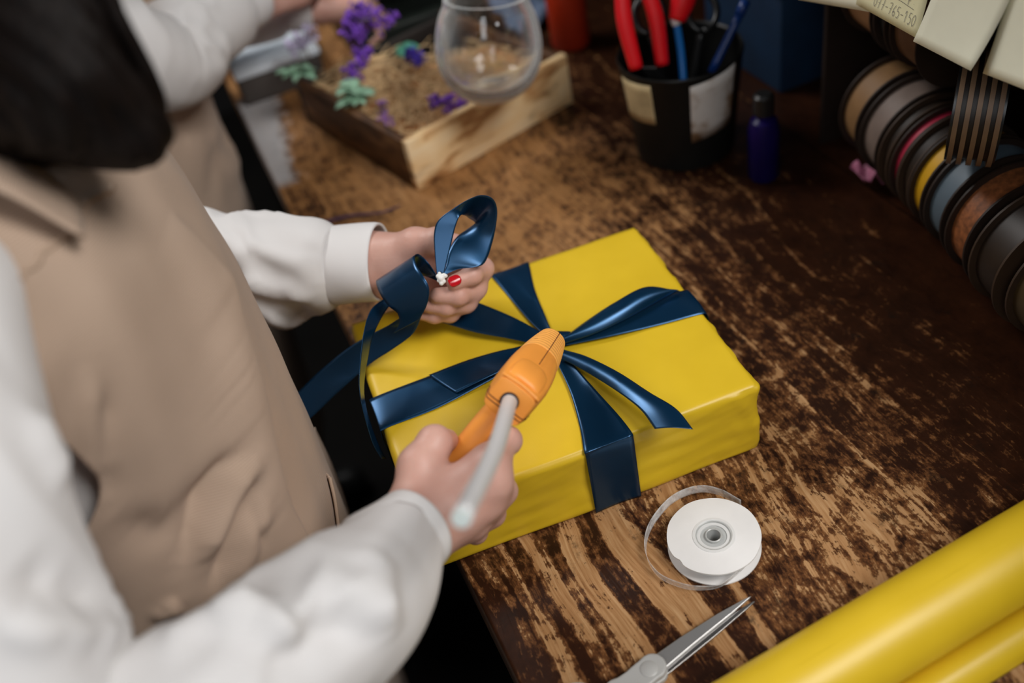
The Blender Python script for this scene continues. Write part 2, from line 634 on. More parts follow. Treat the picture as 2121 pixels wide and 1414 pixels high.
def mat_crate():
    M = Mat('scorched_pine', (0.5, 0.3, 0.12), 0.55)
    v = M.coord('Object', (1.6, 9, 9))
    g = M.noise(v, 5, 3, 0.5, 0.6)
    b = M.ramp(g, [(0.27, (0.13, 0.045, 0.012)), (0.37, (0.52, 0.26, 0.095)), (0.47, (0.86, 0.60, 0.31)), (0.70, (0.93, 0.73, 0.46))])
    k = M.ramp(M.noise(M.coord('Object', (1, 3, 3)), 11, 2), [(0.62, (0, 0, 0)), (0.72, (1, 1, 1))])
    M.color(M.mix(M.math('MULTIPLY', k, 0.8), b, (0.11, 0.04, 0.012)))
    M.bump(g, 0.3, 0.001)
    return M.m


def mat_crate_dark():
    M = Mat('shaded_pine', (0.12, 0.05, 0.015), 0.6)  # shade on the crate sides is put into this darker pine
    v = M.coord('Object', (9, 1.6, 9))
    g = M.noise(v, 6, 3, 0.5, 0.6)
    M.color(M.ramp(g, [(0.3, (0.035, 0.013, 0.005)), (0.55, (0.12, 0.05, 0.016)), (0.8, (0.30, 0.15, 0.055))]))
    M.bump(g, 0.3, 0.001)
    return M.m


def mat_hair():
    M = Mat('dark_brown_hair', (0.008, 0.005, 0.004), 0.55, Specular_IOR_Level=0.12)
    v = M.coord('Object', (60, 60, 6))
    nz = M.noise(v, 6, 4)
    M.color(M.ramp(nz, [(0.3, (0.003, 0.0022, 0.002)), (0.75, (0.010, 0.006, 0.0045))]))
    M.bump(nz, 0.6, 0.002)
    return M.m


def mat_glass(name='clear_glass'):
    """clear glass with white window reflection painted in where the wall is seen edge on"""
    M = Mat(name, (0.97, 0.98, 0.98), 0.04, IOR=1.45, Transmission_Weight=1.0)
    lw = M.n('ShaderNodeLayerWeight'); lw.inputs['Blend'].default_value = 0.55
    df = M.n('ShaderNodeBsdfDiffuse'); df.inputs['Color'].default_value = (0.86, 0.88, 0.88, 1)
    mx = M.n('ShaderNodeMixShader')
    M.l(M.math('MULTIPLY', M.math('POWER', lw.outputs['Facing'], 2.2), 0.75), mx.inputs[0])  # white edge mix stands in for bright reflections on the rim
    M.l(M.b.outputs[0], mx.inputs[1]); M.l(df.outputs[0], mx.inputs[2])
    M.l(mx.outputs[0], M.nt.nodes['Material Output'].inputs['Surface'])
    return M.m


def mat_organza():
    M = Mat('clear_organza', (0.85, 0.85, 0.85), 0.25, Alpha=0.42, Specular_IOR_Level=0.8)
    v = M.coord('Object')
    nz = M.noise(v, 160, 3)
    M.l(M.ramp(nz, [(0.35, (0.25,) * 3), (0.65, (0.62,) * 3)]), M.b.inputs['Alpha'])
    M.bump(nz, 0.5, 0.001)
    return M.m


YELLOW = mat_yellow()
NAVY = mat_satin('navy_satin', (0.006, 0.050, 0.115))
TWILL = mat_twill()
HEM = vary('tan_binding', (0.44, 0.32, 0.235), 0.85, 0.08, 30)
SHIRT = mat_shirt()
SKIN = mat_skin()
HAIR = mat_hair()
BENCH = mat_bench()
NAIL = Mat('red_nail_varnish', (0.50, 0.008, 0.015), 0.15).m
TROUSER = vary('black_trouser_cloth', (0.006, 0.006, 0.007), 0.9, Specular_IOR_Level=0.1)
SHOE = vary('black_shoe_leather', (0.012, 0.012, 0.012), 0.4)
ORANGE = vary('orange_plastic', (0.95, 0.36, 0.060), 0.42, 0.05, 30, 0.08, 500, Specular_IOR_Level=0.4)
ORANGE_WORN = Mat('orange_plastic_dirty', (0.88, 0.33, 0.05), 0.45)
_v = ORANGE_WORN.coord()
_d = ORANGE_WORN.ramp(ORANGE_WORN.noise(_v, 130, 6, 0.7), [(0.64, (0, 0, 0)), (0.70, (1, 1, 1))])
ORANGE_WORN.color(ORANGE_WORN.mix(ORANGE_WORN.math('MULTIPLY', _d, 0.7), (0.95, 0.43, 0.095), (0.10, 0.05, 0.02)))
ORANGE_WORN = ORANGE_WORN.m
GROOVE = Mat('groove_line', (0.16, 0.045, 0.008), 0.8).m  # dark brown for the groove and seam lines
GLUE = Mat('milky_glue_stick', (0.66, 0.65, 0.65), 0.35, Subsurface_Weight=0.4, Subsurface_Radius=(0.01, 0.01, 0.01)).m
GLUE_END = Mat('cut_glue_end', (0.90, 0.90, 0.80), 0.5, Subsurface_Weight=0.3).m
HOLE = Mat('dark_hole', (0.02, 0.012, 0.02), 0.8).m
WHITE_CARD = vary('white_card', (0.82, 0.81, 0.80), 0.6, 0.03, 40)
GREY_PLASTIC = vary('grey_plastic', (0.42, 0.42, 0.41), 0.4, 0.05, 40)
HUB = Mat('translucent_hub', (0.46, 0.47, 0.46), 0.3).m
HUB_RIM = Mat('milky_rim', (0.74, 0.74, 0.73), 0.3).m
ORGANZA = mat_organza()
WOUND = Mat('wound_organza', (0.70, 0.70, 0.69), 0.3).m
STEEL = Mat('brushed_steel', (0.58, 0.58, 0.58), 0.36, Metallic=0.8)
_w = STEEL.noise(STEEL.coord('Object', (30, 400, 30)), 4, 3)
STEEL.bump(_w, 0.08, 0.0003); STEEL = STEEL.m
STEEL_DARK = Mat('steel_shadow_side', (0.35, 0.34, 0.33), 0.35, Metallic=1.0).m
CRATE = mat_crate()
CRATE_DARK = mat_crate_dark()
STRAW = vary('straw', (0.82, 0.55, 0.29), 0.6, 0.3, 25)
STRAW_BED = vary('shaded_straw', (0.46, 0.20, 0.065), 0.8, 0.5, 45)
PURPLE = vary('purple_petals', (0.20, 0.06, 0.52), 0.6, 0.5, 70)
MAUVE = vary('mauve_petals', (0.30, 0.14, 0.42), 0.6, 0.4, 70)
LILAC = vary('pale_lilac_petals', (0.55, 0.50, 0.70), 0.6, 0.2, 70)
GREEN = vary('sage_leaves', (0.30, 0.52, 0.36), 0.6, 0.25, 60)
TEAL_LEAF = vary('teal_leaves', (0.10, 0.42, 0.28), 0.6, 0.3, 60)
STEM = vary('dry_stem', (0.12, 0.10, 0.045), 0.7)
GLASS = mat_glass()
BLACK = vary('black_plastic', (0.010, 0.010, 0.010), 0.35, 0.2, 20)
POT_BLACK = vary('black_enamel', (0.008, 0.008, 0.0075), 0.4, 0.2, 12, Specular_IOR_Level=0.2)
KRAFT = vary('kraft_label', (0.50, 0.38, 0.20), 0.7, 0.15, 60)
LABEL_W = Mat('stained_white_label', (0.6, 0.57, 0.54), 0.6)
_n = LABEL_W.noise(LABEL_W.coord(), 28, 3)
LABEL_W.color(LABEL_W.ramp(_n, [(0.36, (0.26, 0.16, 0.09)), (0.5, (0.62, 0.58, 0.55)), (0.8, (0.68, 0.66, 0.64))])); LABEL_W = LABEL_W.m
RED = vary('red_grip', (0.66, 0.004, 0.010), 0.4, 0.1, 20)
RED_BOTTLE = vary('red_orange_plastic', (0.50, 0.035, 0.008), 0.4, 0.1, 20)
BLUE = vary('blue_plastic', (0.006, 0.13, 0.42), 0.35, 0.1, 20)
BLUE_DK = vary('dark_blue_plastic', (0.006, 0.035, 0.17), 0.35, 0.1, 20)
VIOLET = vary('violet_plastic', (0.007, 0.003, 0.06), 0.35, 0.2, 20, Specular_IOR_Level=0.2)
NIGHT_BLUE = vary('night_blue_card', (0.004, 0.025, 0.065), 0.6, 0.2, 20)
DARK_WOOD = vary('black_brown_wood', (0.010, 0.006, 0.004), 0.6, 0.4, 18, 0.3, 60)
SHELF_WOOD = vary('dark_shelf_wood', (0.016, 0.008, 0.005), 0.6, 0.4, 18, 0.3, 60)
NOTE = vary('pale_yellow_note', (0.82, 0.78, 0.50), 0.7, 0.04, 20)
NOTE_W = vary('cream_note', (0.86, 0.85, 0.68), 0.7, 0.04, 20)
PENCIL = Mat('pencil_writing', (0.22, 0.20, 0.19), 0.7).m
WALL = vary('dark_wall_paint', (0.012, 0.011, 0.011), 0.8, 0.2, 4)
FLOORM = vary('dark_floor', (0.005, 0.0045, 0.004), 0.8, 0.3, 5, Specular_IOR_Level=0.1)
PALE_BLUE = vary('pale_blue_card', (0.78, 0.86, 0.94), 0.6, 0.04, 12)
SHADED_BOX = vary('shaded_card', (0.06, 0.05, 0.045), 0.7, 0.2, 12)  # shade on the box front is put into the body colour
DENIM = vary('faded_blue_cloth', (0.12, 0.17, 0.27), 0.8, 0.2, 30)
TRAY_GREEN = vary('black_green_tray', (0.010, 0.014, 0.011), 0.4, 0.3, 12)

# ----------------------------------------------------------------------------
# the setting
# ----------------------------------------------------------------------------
tag(box('floor', (-2.6, -1.2, FLOOR - 0.05), (1.65, 3.4, FLOOR), FLOORM), kind='structure')
tag(box('wall_right', (1.55, -1.2, FLOOR), (1.65, 3.4, 1.2), WALL), kind='structure')
tag(box('wall_far', (-2.6, 3.3, FLOOR), (1.55, 3.4, 1.9), WALL), kind='structure')

# ----------------------------------------------------------------------------
# workbench
# ----------------------------------------------------------------------------
bench = empty('workbench', (0.42, 0.9, FLOOR), 'long old workbench with worn brown varnished top', 'workbench')
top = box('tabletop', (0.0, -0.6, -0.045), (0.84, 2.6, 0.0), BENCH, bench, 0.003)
box('apron_rail', (0.03, -0.55, -0.16), (0.055, 2.55, -0.045), DARK_WOOD, bench, 0.002)
for lx, ly in ((0.04, -0.5), (0.04, 2.42), (0.74, -0.5), (0.74, 2.42)):
    box('leg', (lx, ly, FLOOR), (lx + 0.07, ly + 0.07, -0.045), DARK_WOOD, bench, 0.003)

# ----------------------------------------------------------------------------
# gift box
# ----------------------------------------------------------------------------
BA = 0.166 - YAW
e1 = np.array([math.cos(BA), math.sin(BA), 0]); e2 = np.array([-math.sin(BA), math.cos(BA), 0]); ez = np.array([0, 0, 1.0])
BW, BD, BH = 0.287, 0.242, 0.075
B0 = pz(1577, 930, 0.0) - e1 * BW + ez * 0.0005                      # front left bottom corner
gift = empty('gift_box', B0 + e1 * BW / 2 + e2 * BD / 2, 'flat box wrapped in yellow paper and tied with dark blue satin ribbon', 'gift box')


def rounded_box(nx, ny, nz, w, d, h, r):
    """surface lattice of a box with rounded edges, local coords from (0,0,0)"""
    bm = bmesh.new()
    key = {}

    def vert(p):
        k = tuple(round(c, 6) for c in p)
        if k not in key: key[k] = bm.verts.new(p)
        return key[k]

    def ax(n, L):
        t = np.linspace(0, 1, n + 1)
        return L * (0.5 - 0.5 * np.cos(PI * t)) * 0.35 + L * t * 0.65
    xs, ys, zs = ax(nx, w), ax(ny, d), ax(nz, h)
    for A, Bx, fn in ((xs, ys, lambda a, b: [(a, b, 0), (a, b, h)]), (xs, zs, lambda a, b: [(a, 0, b), (a, d, b)]), (ys, zs, lambda a, b: [(0, a, b), (w, a, b)])):
        for s in (0, 1):
            for i in range(len(A) - 1):
                for j in range(len(Bx) - 1):
                    q = [fn(A[i], Bx[j])[s], fn(A[i + 1], Bx[j])[s], fn(A[i + 1], Bx[j + 1])[s], fn(A[i], Bx[j + 1])[s]]
                    bm.faces.new([vert(p) for p in q])
    for v in bm.verts:
        p = np.array(v.co)
        c = np.clip(p, r, np.array([w, d, h]) - r)
        q = p - c
        L = np.linalg.norm(q)
        if L > 1e-9:
            # push the lattice onto the rounded hull
            mx = np.abs(q).max()
            v.co = c + q / L * r if mx >= r - 1e-9 else p
    bmesh.ops.recalc_face_normals(bm, faces=bm.faces)
    return bm


bm = rounded_box(90, 76, 26, BW, BD, BH, 0.006)
bm.normal_update()
co = np.array([v.co for v in bm.verts]); no = np.array([v.normal for v in bm.verts])
disp = np.zeros(len(co))
fr = (no[:, 1] < -0.5)
x_, y_, z_ = co.T
# paper pulled in and rippled where the ribbon crosses the front, gentle waviness elsewhere
dx = (x_ - 0.158)
rip = np.sin(z_ / 0.0115 + 3.0 * np.abs(dx) / 0.1 + 0.6) * np.exp(-(dx / 0.075) ** 2)
disp += fr * rip * 0.0013
disp += fr * -0.0012 * np.exp(-(dx / 0.02) ** 2)
disp += 0.0004 * vnoise(co * 40, 3) * (no[:, 2] > 0.5)
disp += 0.0008 * vnoise(co * np.array([45, 45, 130]), 5) * (np.abs(no[:, 2]) < 0.5)
disp += 0.0012 * np.exp(-((x_ - BW) / 0.02) ** 2) * vnoise(co * 130, 8) * (np.abs(no[:, 2]) < 0.6)
for v, c, n_, d_ in zip(bm.verts, co, no, disp):
    q = c + n_ * d_
    q[2] = max(q[2], 0.0)
    v.co = Vector(B0 + e1 * q[0] + e2 * q[1] + ez * q[2])
paper = bmobj('wrapping_paper', bm, YELLOW, gift)
# folded end of the paper on the right end face
fl = [B0 + e1 * (BW + 0.0012) + e2 * y + ez * z for y, z in ((0.012, 0.004), (0.23, 0.004), (0.165, 0.05), (0.075, 0.05))]
solidify(mesh('folded_flap', fl, [(0, 1, 2, 3)], YELLOW, gift, False), 0.0006, 0)


def on_box(px, py, lift=0.0008):
    return pz(px, py, BH + 0.0005 + lift)


def down_face(p, which, drop):
    """point of the band wrapped over an edge, a distance down the side face"""
    q = p - B0
    a, b = q @ e1, q @ e2
    off = 0.0026
    if which == 'front': b = -off
    if which == 'back': b = BD + off
    if which == 'left': a = -off
    if which == 'right': a = BW + off
    return B0 + e1 * a + e2 * b + ez * (BH - drop)


KN = on_box(1148, 708, 0.004)


def band(name, edgeA, edgeB, which, liftA=None, bulge=0.0):
    A = [on_box(*p) for p in edgeA]; B = [on_box(*p) for p in edgeB]
    for d_ in (0.004, 0.02, 0.045, BH - 0.001):
        A.append(down_face(A[len(edgeA) - 1], which, d_)); B.append(down_face(B[len(edgeB) - 1], which, d_))
    # the over-the-edge rounding point
    return strip(name, A, B, NAVY, gift, n=90, w=11, bulge=bulge)


band('ribbon_band', [(1149, 700, .003), (1130, 655, .003), (1108, 600, .0015), (1096, 547, .0008)],
     [(1140, 704, .003), (1100, 668, .003), (1058, 620, .0015), (1019, 574, .0008)], 'back', bulge=0.0008)
band('ribbon_band', [(1150, 742, .003), (1180, 810, .0025), (1200, 880, .0012), (1209, 932, .0006)],
     [(1172, 738, .003), (1232, 805, .003), (1280, 858, .0014), (1308, 894, .0006)], 'front', bulge=0.0012)
band('ribbon_band', [(1095, 712, .003), (1000, 738, .0025), (890, 778, .001), (776, 822, .0006)],
     [(1100, 740, .003), (1010, 790, .0025), (905, 845, .001), (801, 886, .0006)], 'left', bulge=0.0006)
band('ribbon_band', [(1168, 704, .003), (1250, 660, .003), (1340, 622, .0015), (1412, 602, .0006)],
     [(1168, 716, .003), (1262, 697, .003), (1370, 672, .0015), (1446, 652, .0006)], 'right', bulge=0.001)
# loose tails of the ribbon tied on the box
strip('ribbon_tail', [on_box(1166, 700, .006), on_box(1215, 664, .010), on_box(1275, 625, .014), on_box(1338, 594, .014), on_box(1402, 601, .004)],
      [on_box(1168, 712, .005), on_box(1230, 692, .006), on_box(1290, 664, .007), on_box(1345, 634, .006), on_box(1404, 603, .003)], NAVY, gift, n=70, w=13, bulge=0.004)
strip('ribbon_tail', [on_box(1168, 724, .006), on_box(1215, 738, .011), on_box(1280, 770, .017), on_box(1345, 812, .021), on_box(1400, 846, .022), on_box(1436, 889, .019)],
      [on_box(1160, 742, .005), on_box(1200, 762, .009), on_box(1255, 795, .014), on_box(1300, 826, .018), on_box(1330, 852, .019), on_box(1356, 888, .017)], NAVY, gift, n=70, w=13, bulge=0.002)
strip('ribbon_tail', [on_box(1100, 716, .005), on_box(1045, 724, .008), on_box(970, 745, .007), on_box(888, 776, .004)],
      [on_box(1105, 738, .004), on_box(1060, 758, .006), on_box(1000, 786, .006), on_box(945, 813, .003)], NAVY, gift, n=50, w=11, bulge=0.001)
strip('ribbon_tail', [on_box(1125, 690, .006), on_box(1070, 660, .010), on_box(1010, 634, .013), on_box(955, 614, .016), on_box(905, 600, .017)],
      [on_box(1108, 712, .005), on_box(1050, 700, .007), on_box(985, 688, .009), on_box(930, 672, .011), on_box(880, 660, .012)], NAVY, gift, n=50, w=11, bulge=0.001)
# the pinched knot in the middle
V, Fq = surf_nets(lambda P: field([('c', KN + e1 * -0.012, KN + e1 * 0.013, .005, .005, .004), ('c', KN + e2 * -0.010, KN + e2 * 0.012, .005, .004, .004), ('e', KN + ez * .002, (.012, .008, .006), .004)], P),
                  KN - .025, KN + .025, .0015)
mesh('ribbon_knot', V, Fq, NAVY, gift)

# ----------------------------------------------------------------------------
# glue gun
# ----------------------------------------------------------------------------
rear = pd(1058, 828, .67); nose = pd(1138, 712, .78)
gu = nose - rear; GL = np.linalg.norm(gu); gu /= GL
gr = AX.T @ np.array([76, -59, 0]) / 96.0
gr = gr - gu * (gr @ gu); gr /= np.linalg.norm(gr)
gv = np.cross(gr, gu)
gun = empty('glue_gun', rear - gv * 0.06, 'orange hot glue gun with dirty ridged barrel held in right hand', 'glue gun')


def G(a, b, c):                                   # along barrel, sideways, up
    return rear + gu * a + gr * b + gv * c


def loft(name, secs, mat, parent, m_=40, p=4.0, cap=True):
    """secs: (a, half width, up, down, centre shift) superellipse sections along the barrel"""
    V = []
    for a, hw, up, dn, ex in secs:
        for j in range(m_):
            t = 2 * PI * j / m_
            c, s = math.cos(t), math.sin(t)
            x = hw * math.copysign(abs(c) ** (2 / ex), c)
            y = (up if s > 0 else dn) * math.copysign(abs(s) ** (2 / ex), s)
            V.append(G(a, x, y))
    f = grid_faces(len(secs), m_, True)
    if cap: f += [tuple(range(m_)), tuple(range((len(secs) - 1) * m_, len(secs) * m_))[::-1]]
    return autosmooth(mesh(name, V, f, mat, parent, fix=True), 50)


K = GL + 0.006
body_secs = [(-0.0005, .0125, .0100, .0140, 5), (0.0, .0145, .0115, .0155, 5), (.003, .0155, .0125, .0165, 5), (.012, .0170, .0135, .0175, 5), (.026, .0180, .0150, .0180, 4.2),
             (.045, .0178, .0158, .0175, 3.4), (.060, .0172, .0155, .0165, 2.8), (.072, .0160, .0150, .0155, 2.4)]
loft('barrel', body_secs, ORANGE, gun)
# ridged front end with grooves
secs = []
a0 = .072
nr = 10
for k in range(nr):
    f0 = k / nr; f1 = (k + .62) / nr; f2 = (k + 1) / nr
    for ff, sh in ((f0, .0), (f0 + .01, .00045), (f1, .00045), (f1 + .02, .0)):
        aa = a0 + (K - a0) * ff
        hw = .0160 - .0052 * ff ** 1.4
        secs.append((aa, hw + sh, hw * .95 + sh, hw + sh, 2.2))
secs += [(K, .0108, .0100, .0108, 2.1), (K + .003, .0085, .008, .0085, 2), (K + .004, .004, .004, .004, 2)]
loft('ridged_nose', secs, ORANGE_WORN, gun)
lathe('metal_nozzle', [(.0, 0), (.006, 0), (.006, .006), (.0022, .016), (.0, .016)], STEEL, gun, (G(K + .002, 0, 0), gu), 24)
# raised pad on top near the rear, seam, side grooves and the lower rear block
pv = []
for a, hw, h in ((.005, .012, .0125), (.0075, .0135, .0165), (.020, .0138, .0182), (.031, .0125, .0185), (.036, .0100, .0165), (.038, .0085, .0135)):
    for j in range(17):
        t = -1 + 2 * j / 16
        pv.append(G(a, hw * t, h - .0035 * abs(t) ** 3.5))
pvo = mesh('top_pad', pv, grid_faces(6, 17), ORANGE, gun); solidify(pvo, .004, -1); subsurf(pvo, 1)
tube('rear_ridge', [G(.001, -.0150, .0118), G(.0015, 0, .0128), G(.001, .0150, .0118)], .0013, ORANGE, gun, n=12, m_=8)
tube('moulding_seam', [G(.040, .0012, .0162), G(.052, .0012, .0165), G(.066, .0012, .0156), G(.085, .0012, .0150), G(K - .004, .0012, .0115)], .00035, GROOVE, gun, n=30, m_=6)
for c in (-.0062, -.0090):
    w_ = lambda h_, d_: h_ * (1 - (abs(c) / d_) ** 5) ** .2
    tube('groove', [G(.010, -w_(.0168, .0173), c), G(.003, -w_(.0155, .0165), c), G(0, -w_(.0145, .0155), c), G(-.0005, -w_(.0122, .0140), c), G(-.0006, .0, c), G(-.0005, w_(.0122, .0140), c), G(0, w_(.0145, .0155), c), G(.003, w_(.0155, .0165), c), G(.010, w_(.0168, .0173), c)], .00045, GROOVE, gun, m_=6)
lathe('stick_port', [(.0, .0), (.0066, .0), (.0066, .0016), (.0, .0016)], HOLE, gun, (G(-.0022, 0, -.001), gu), 32)
# grip: swept down from the rear of the barrel
hv = []
hs = [(-.014, .018, .013, .0105), (-.030, .016, .0130, .0120), (-.050, .013, .0135, .0125), (-.070, .010, .0145, .0125), (-.084, .009, .0145, .0110), (-.088, .009, .0120, .0090)]
hs = crs(np.array(hs), 24)
for c, a, la, lb in hs:
    for j in range(28):
        t = 2 * PI * j / 28
        x = math.copysign(abs(math.cos(t)) ** .7, math.cos(t)); y = math.copysign(abs(math.sin(t)) ** .7, math.sin(t))
        hv.append(G(a + la * x, lb * y, c))
mesh('grip', hv, grid_faces(24, 28, True) + [tuple(range(28)), tuple(range(23 * 28, 24 * 28))[::-1]], ORANGE, gun, fix=True)
tube('trigger', [G(.040, 0, -.014), G(.041, 0, -.026), G(.036, 0, -.040), G(.031, 0, -.052)], [.005, .0055, .0055, .004], ORANGE, gun, n=16, m_=12)
# glue stick pushed into the rear
st_end = pd(955, 1074, .475)
stick = tube('glue_stick', [G(.02, 0, -.001), G(0, 0, -.001), (G(0, 0, -.001) + st_end) / 2 + np.array([.003, 0, -.002]), st_end], .0053, GLUE, gun, n=30, m_=24)
dirn = st_end - G(0, 0, -.001); dirn /= np.linalg.norm(dirn)
lathe('cut_end', [(.0, .0006), (.0046, .0005), (.0051, 0), (0, -.0005)], GLUE_END, gun, (st_end, dirn), 24)

# ----------------------------------------------------------------------------
# ribbon bow in the left hand
# ----------------------------------------------------------------------------
bow_c = pd(914, 577, .815)
bow = empty('ribbon_bow', bow_c, 'dark blue satin ribbon loops pinched in the left hand', 'ribbon bow')


def edge(l, f=None):
    return [pd(*p) for p in l]


NA = edge([(905, 572, 0.815), (900, 520, 0.8135), (899, 482, 0.8125), (908, 456, 0.8115), (940, 431, 0.808), (974, 411, 0.804), (1000, 404, 0.802), (1022, 413, 0.804), (1030, 440, 0.812), (1023, 490, 0.822), (1006, 541, 0.824), (985, 553, 0.822), (950, 557, 0.818), (920, 570, 0.815)])
NB = edge([(917, 574, 0.815), (926, 540, 0.8132), (936, 500, 0.8115), (944, 468, 0.8105), (953, 447, 0.811), (962, 446, 0.822), (972, 452, 0.838), (984, 462, 0.844), (968, 474, 0.838), (945, 492, 0.829), (930, 520, 0.822), (925, 545, 0.818), (921, 560, 0.816), (917, 570, 0.815)])
strip('ribbon_loop', NA, NB, NAVY, bow, n=160, w=13)
LD = edge([(907, 583, .815), (903, 568, .82), (888, 545, .825), (869, 527, .822), (859, 530, .812), (863, 550, .802), (877, 572, .796), (889, 598, .797), (884, 632, .805), (868, 662, .818)])
LC = edge([(899, 578, .822), (870, 570, .845), (820, 570, .86), (785, 578, .855), (779, 584, .84), (786, 606, .825), (803, 632, .818), (824, 650, .818), (826, 672, .825), (815, 690, .832)])
strip('ribbon_loop', LD, LC, NAVY, bow, n=130, w=13)
# the long tail that runs on from that loop, across the box corner and off behind the apron
TA = edge([(826, 660, .823), (800, 676, .845), (762, 695, .86), (715, 725, .872), (660, 770, .885), (612, 816, .895), (560, 850, .90)])
TB = edge([(875, 650, .815), (856, 690, .835), (815, 722, .848), (765, 755, .86), (700, 812, .87), (640, 868, .88), (585, 905, .885)])
strip('ribbon_tail', TA, TB, NAVY, bow, n=80, w=11, bulge=.001)
VA = edge([(806, 612, .85), (769, 640, .835), (753, 690, .81), (746, 750, .80), (744, 800, .795), (752, 850, .795), (771, 915, .80), (790, 950, .81)])
VB = edge([(838, 600, .855), (802, 640, .845), (775, 690, .825), (762, 740, .818), (754, 800, .815), (760, 850, .815), (782, 915, .82), (800, 950, .825)])
strip('ribbon_tail', VA, VB, NAVY, bow, n=70, w=9)
# white bead of glue and thread where the loops are pinched
prm = [('e', bow_c + AX.T @ np.array([(dx_) * .0004, (dy_) * .0004, -.004]), (r_, r_, r_), .0008) for dx_, dy_, r_ in
       ((0, 0, .0030), (6, 6, .0020), (-6, 4, .0019), (1, -10, .0020), (10, 5, .0016), (-3, 10, .0015), (6, -6, .0018), (-5, -5, .0014))]
V, Fq = surf_nets(lambda P: field(prm, P), bow_c - .014, bow_c + .014, .0006)
mesh('glue_dab', V, Fq, vary('white_glue', (.82, .81, .78), .4, .04, 200), bow)

# ----------------------------------------------------------------------------
# spool of clear ribbon
# ----------------------------------------------------------------------------
sc = pz(1478, 1108, 0.0145); sc[2] = 0.0
spool = empty('ribbon_spool', sc, 'white card spool with clear organza ribbon curling off it, beside the scissors', 'ribbon spool')
SR = 0.0352


def disc(name, r0, r1, z0, z1, mat, wob=0.0, m_=96):
    V = []
    for r, z in ((r0, z0), (r1, z0), (r1, z1), (r0, z1)):
        for j in range(m_):
            a = 2 * PI * j / m_
            q = r
            if r == r1 and wob:
                q += wob * (-3.2 * math.exp(-((a - 3.35) / .09) ** 2) + .25 * math.sin(9 * a) + .2 * math.sin(4 * a + 1))
            V.append(sc + np.array([q * math.cos(a), q * math.sin(a), z]))
    f = grid_faces(4, m_, True) + [(3 * m_ + j, 3 * m_ + (j + 1) % m_, (j + 1) % m_, j) for j in range(m_)]
    return autosmooth(mesh(name, V, f, mat, spool, fix=True), 40)


disc('flange', .006, SR, 0.0004, .0016, WHITE_CARD)
disc('flange', .0135, SR, .0135, .0147, WHITE_CARD, .0005)
disc('ribbon_winding', .010, SR * .80, .0017, .0134, WOUND)
lathe('hub', [(.0052, .0010), (.0052, .0146), (.0058, .0150), (.0064, .0146), (.0066, .0126), (.0122, .0122), (.0128, .0146), (.0134, .0149), (.0134, .0120), (.0060, .0110), (.0060, .0010)], HUB, spool, (sc, (0, 0, 1)), 56, close=True)
lathe('hub_rim', [(.0134, .0147), (.0140, .0153), (.0158, .0152), (.0161, .0147)], HUB_RIM, spool, (sc, (0, 0, 1)), 56, close=True)
loop_px = [(1535, 1046), (1492, 1022), (1446, 1015), (1395, 1034), (1356, 1075), (1339, 1115), (1342, 1155), (1368, 1190), (1415, 1210), (1455, 1214), (1492, 1208), (1525, 1186), (1548, 1166)]
base_l = np.array([pz(x, y, .006) for x, y in loop_px])
zb = np.array([.004, .0035, .003, .002, .001, .0008, .0008, .0008, .0008, .001, .0015, .003, .004])
tw = np.array([0, 0, .0005, .001, .0012, .001, .0008, .001, .0012, .002, .003, .002, .0])
outw = base_l - sc; outw[:, 2] = 0; outw /= np.linalg.norm(outw, axis=1)[:, None]
A_ = base_l.copy(); A_[:, 2] = zb; B_ = base_l + outw * tw[:, None]; B_[:, 2] = zb + .0085
strip('ribbon_end', A_, B_, ORGANZA, spool, n=110, w=6, thick=.0003)

# ----------------------------------------------------------------------------
# scissors
# ----------------------------------------------------------------------------
pv0 = pz(1345, 1391, .007); tip = pz(1557, 1238, .004)
sx = tip - pv0; sx[2] = 0; SL = np.linalg.norm(sx); sx /= SL
sy = np.array([-sx[1], sx[0], 0])
so = np.array([pv0[0], pv0[1], 0.0])
scis = empty('scissors', so, 'steel scissors with grey plastic handles, slightly open on the bench', 'scissors')


def plate(name, outline, z0, z1, mat, bev=.0004, tipz=None):
    """extruded outline in the scissors frame; z rises by tipz along the blade"""
    n_ = len(outline)
    V = [so + sx * a + sy * b + ez * z0 for a, b in outline] + [so + sx * a + sy * b + ez * z1 for a, b in outline]
    f = [tuple(range(n_))[::-1], tuple(range(n_, 2 * n_))] + [(i, (i + 1) % n_, n_ + (i + 1) % n_, n_ + i) for i in range(n_)]
    o = mesh(name, V, f, mat, scis, True, fix=True)
    if bev: bevel(o, bev, 2)
    return autosmooth(o, 30)


plate('blade', [(-.012, .0065), (.012, .0078), (SL * .35, .0072), (SL * .7, .0047), (SL * .95, .0014), (SL, .0002), (SL * .97, -.0004), (SL * .8, -.0014), (SL * .4, -.0028), (.010, -.0045), (-.012, -.0055)], .0050, .0068, STEEL, .0005)
op = -0.034
ca, sa = math.cos(op), math.sin(op)
low = [(-.012, .0055), (.012, .0045), (SL * .4, .0030), (SL * .8, .0014), (SL * .98, .0006), (SL * 1.0, -.0004), (SL * .9, -.0018), (SL * .6, -.0046), (SL * .3, -.0066), (.010, -.0078), (-.012, -.0065)]
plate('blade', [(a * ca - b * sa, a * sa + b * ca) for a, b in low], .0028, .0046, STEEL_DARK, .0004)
lathe('pivot_screw', [(0, .0120), (.0052, .0118), (.0062, .0112), (.0064, .0100), (.0064, .0070), (0, .0070)], GREY_PLASTIC, scis, (so, (0, 0, 1)), 36)


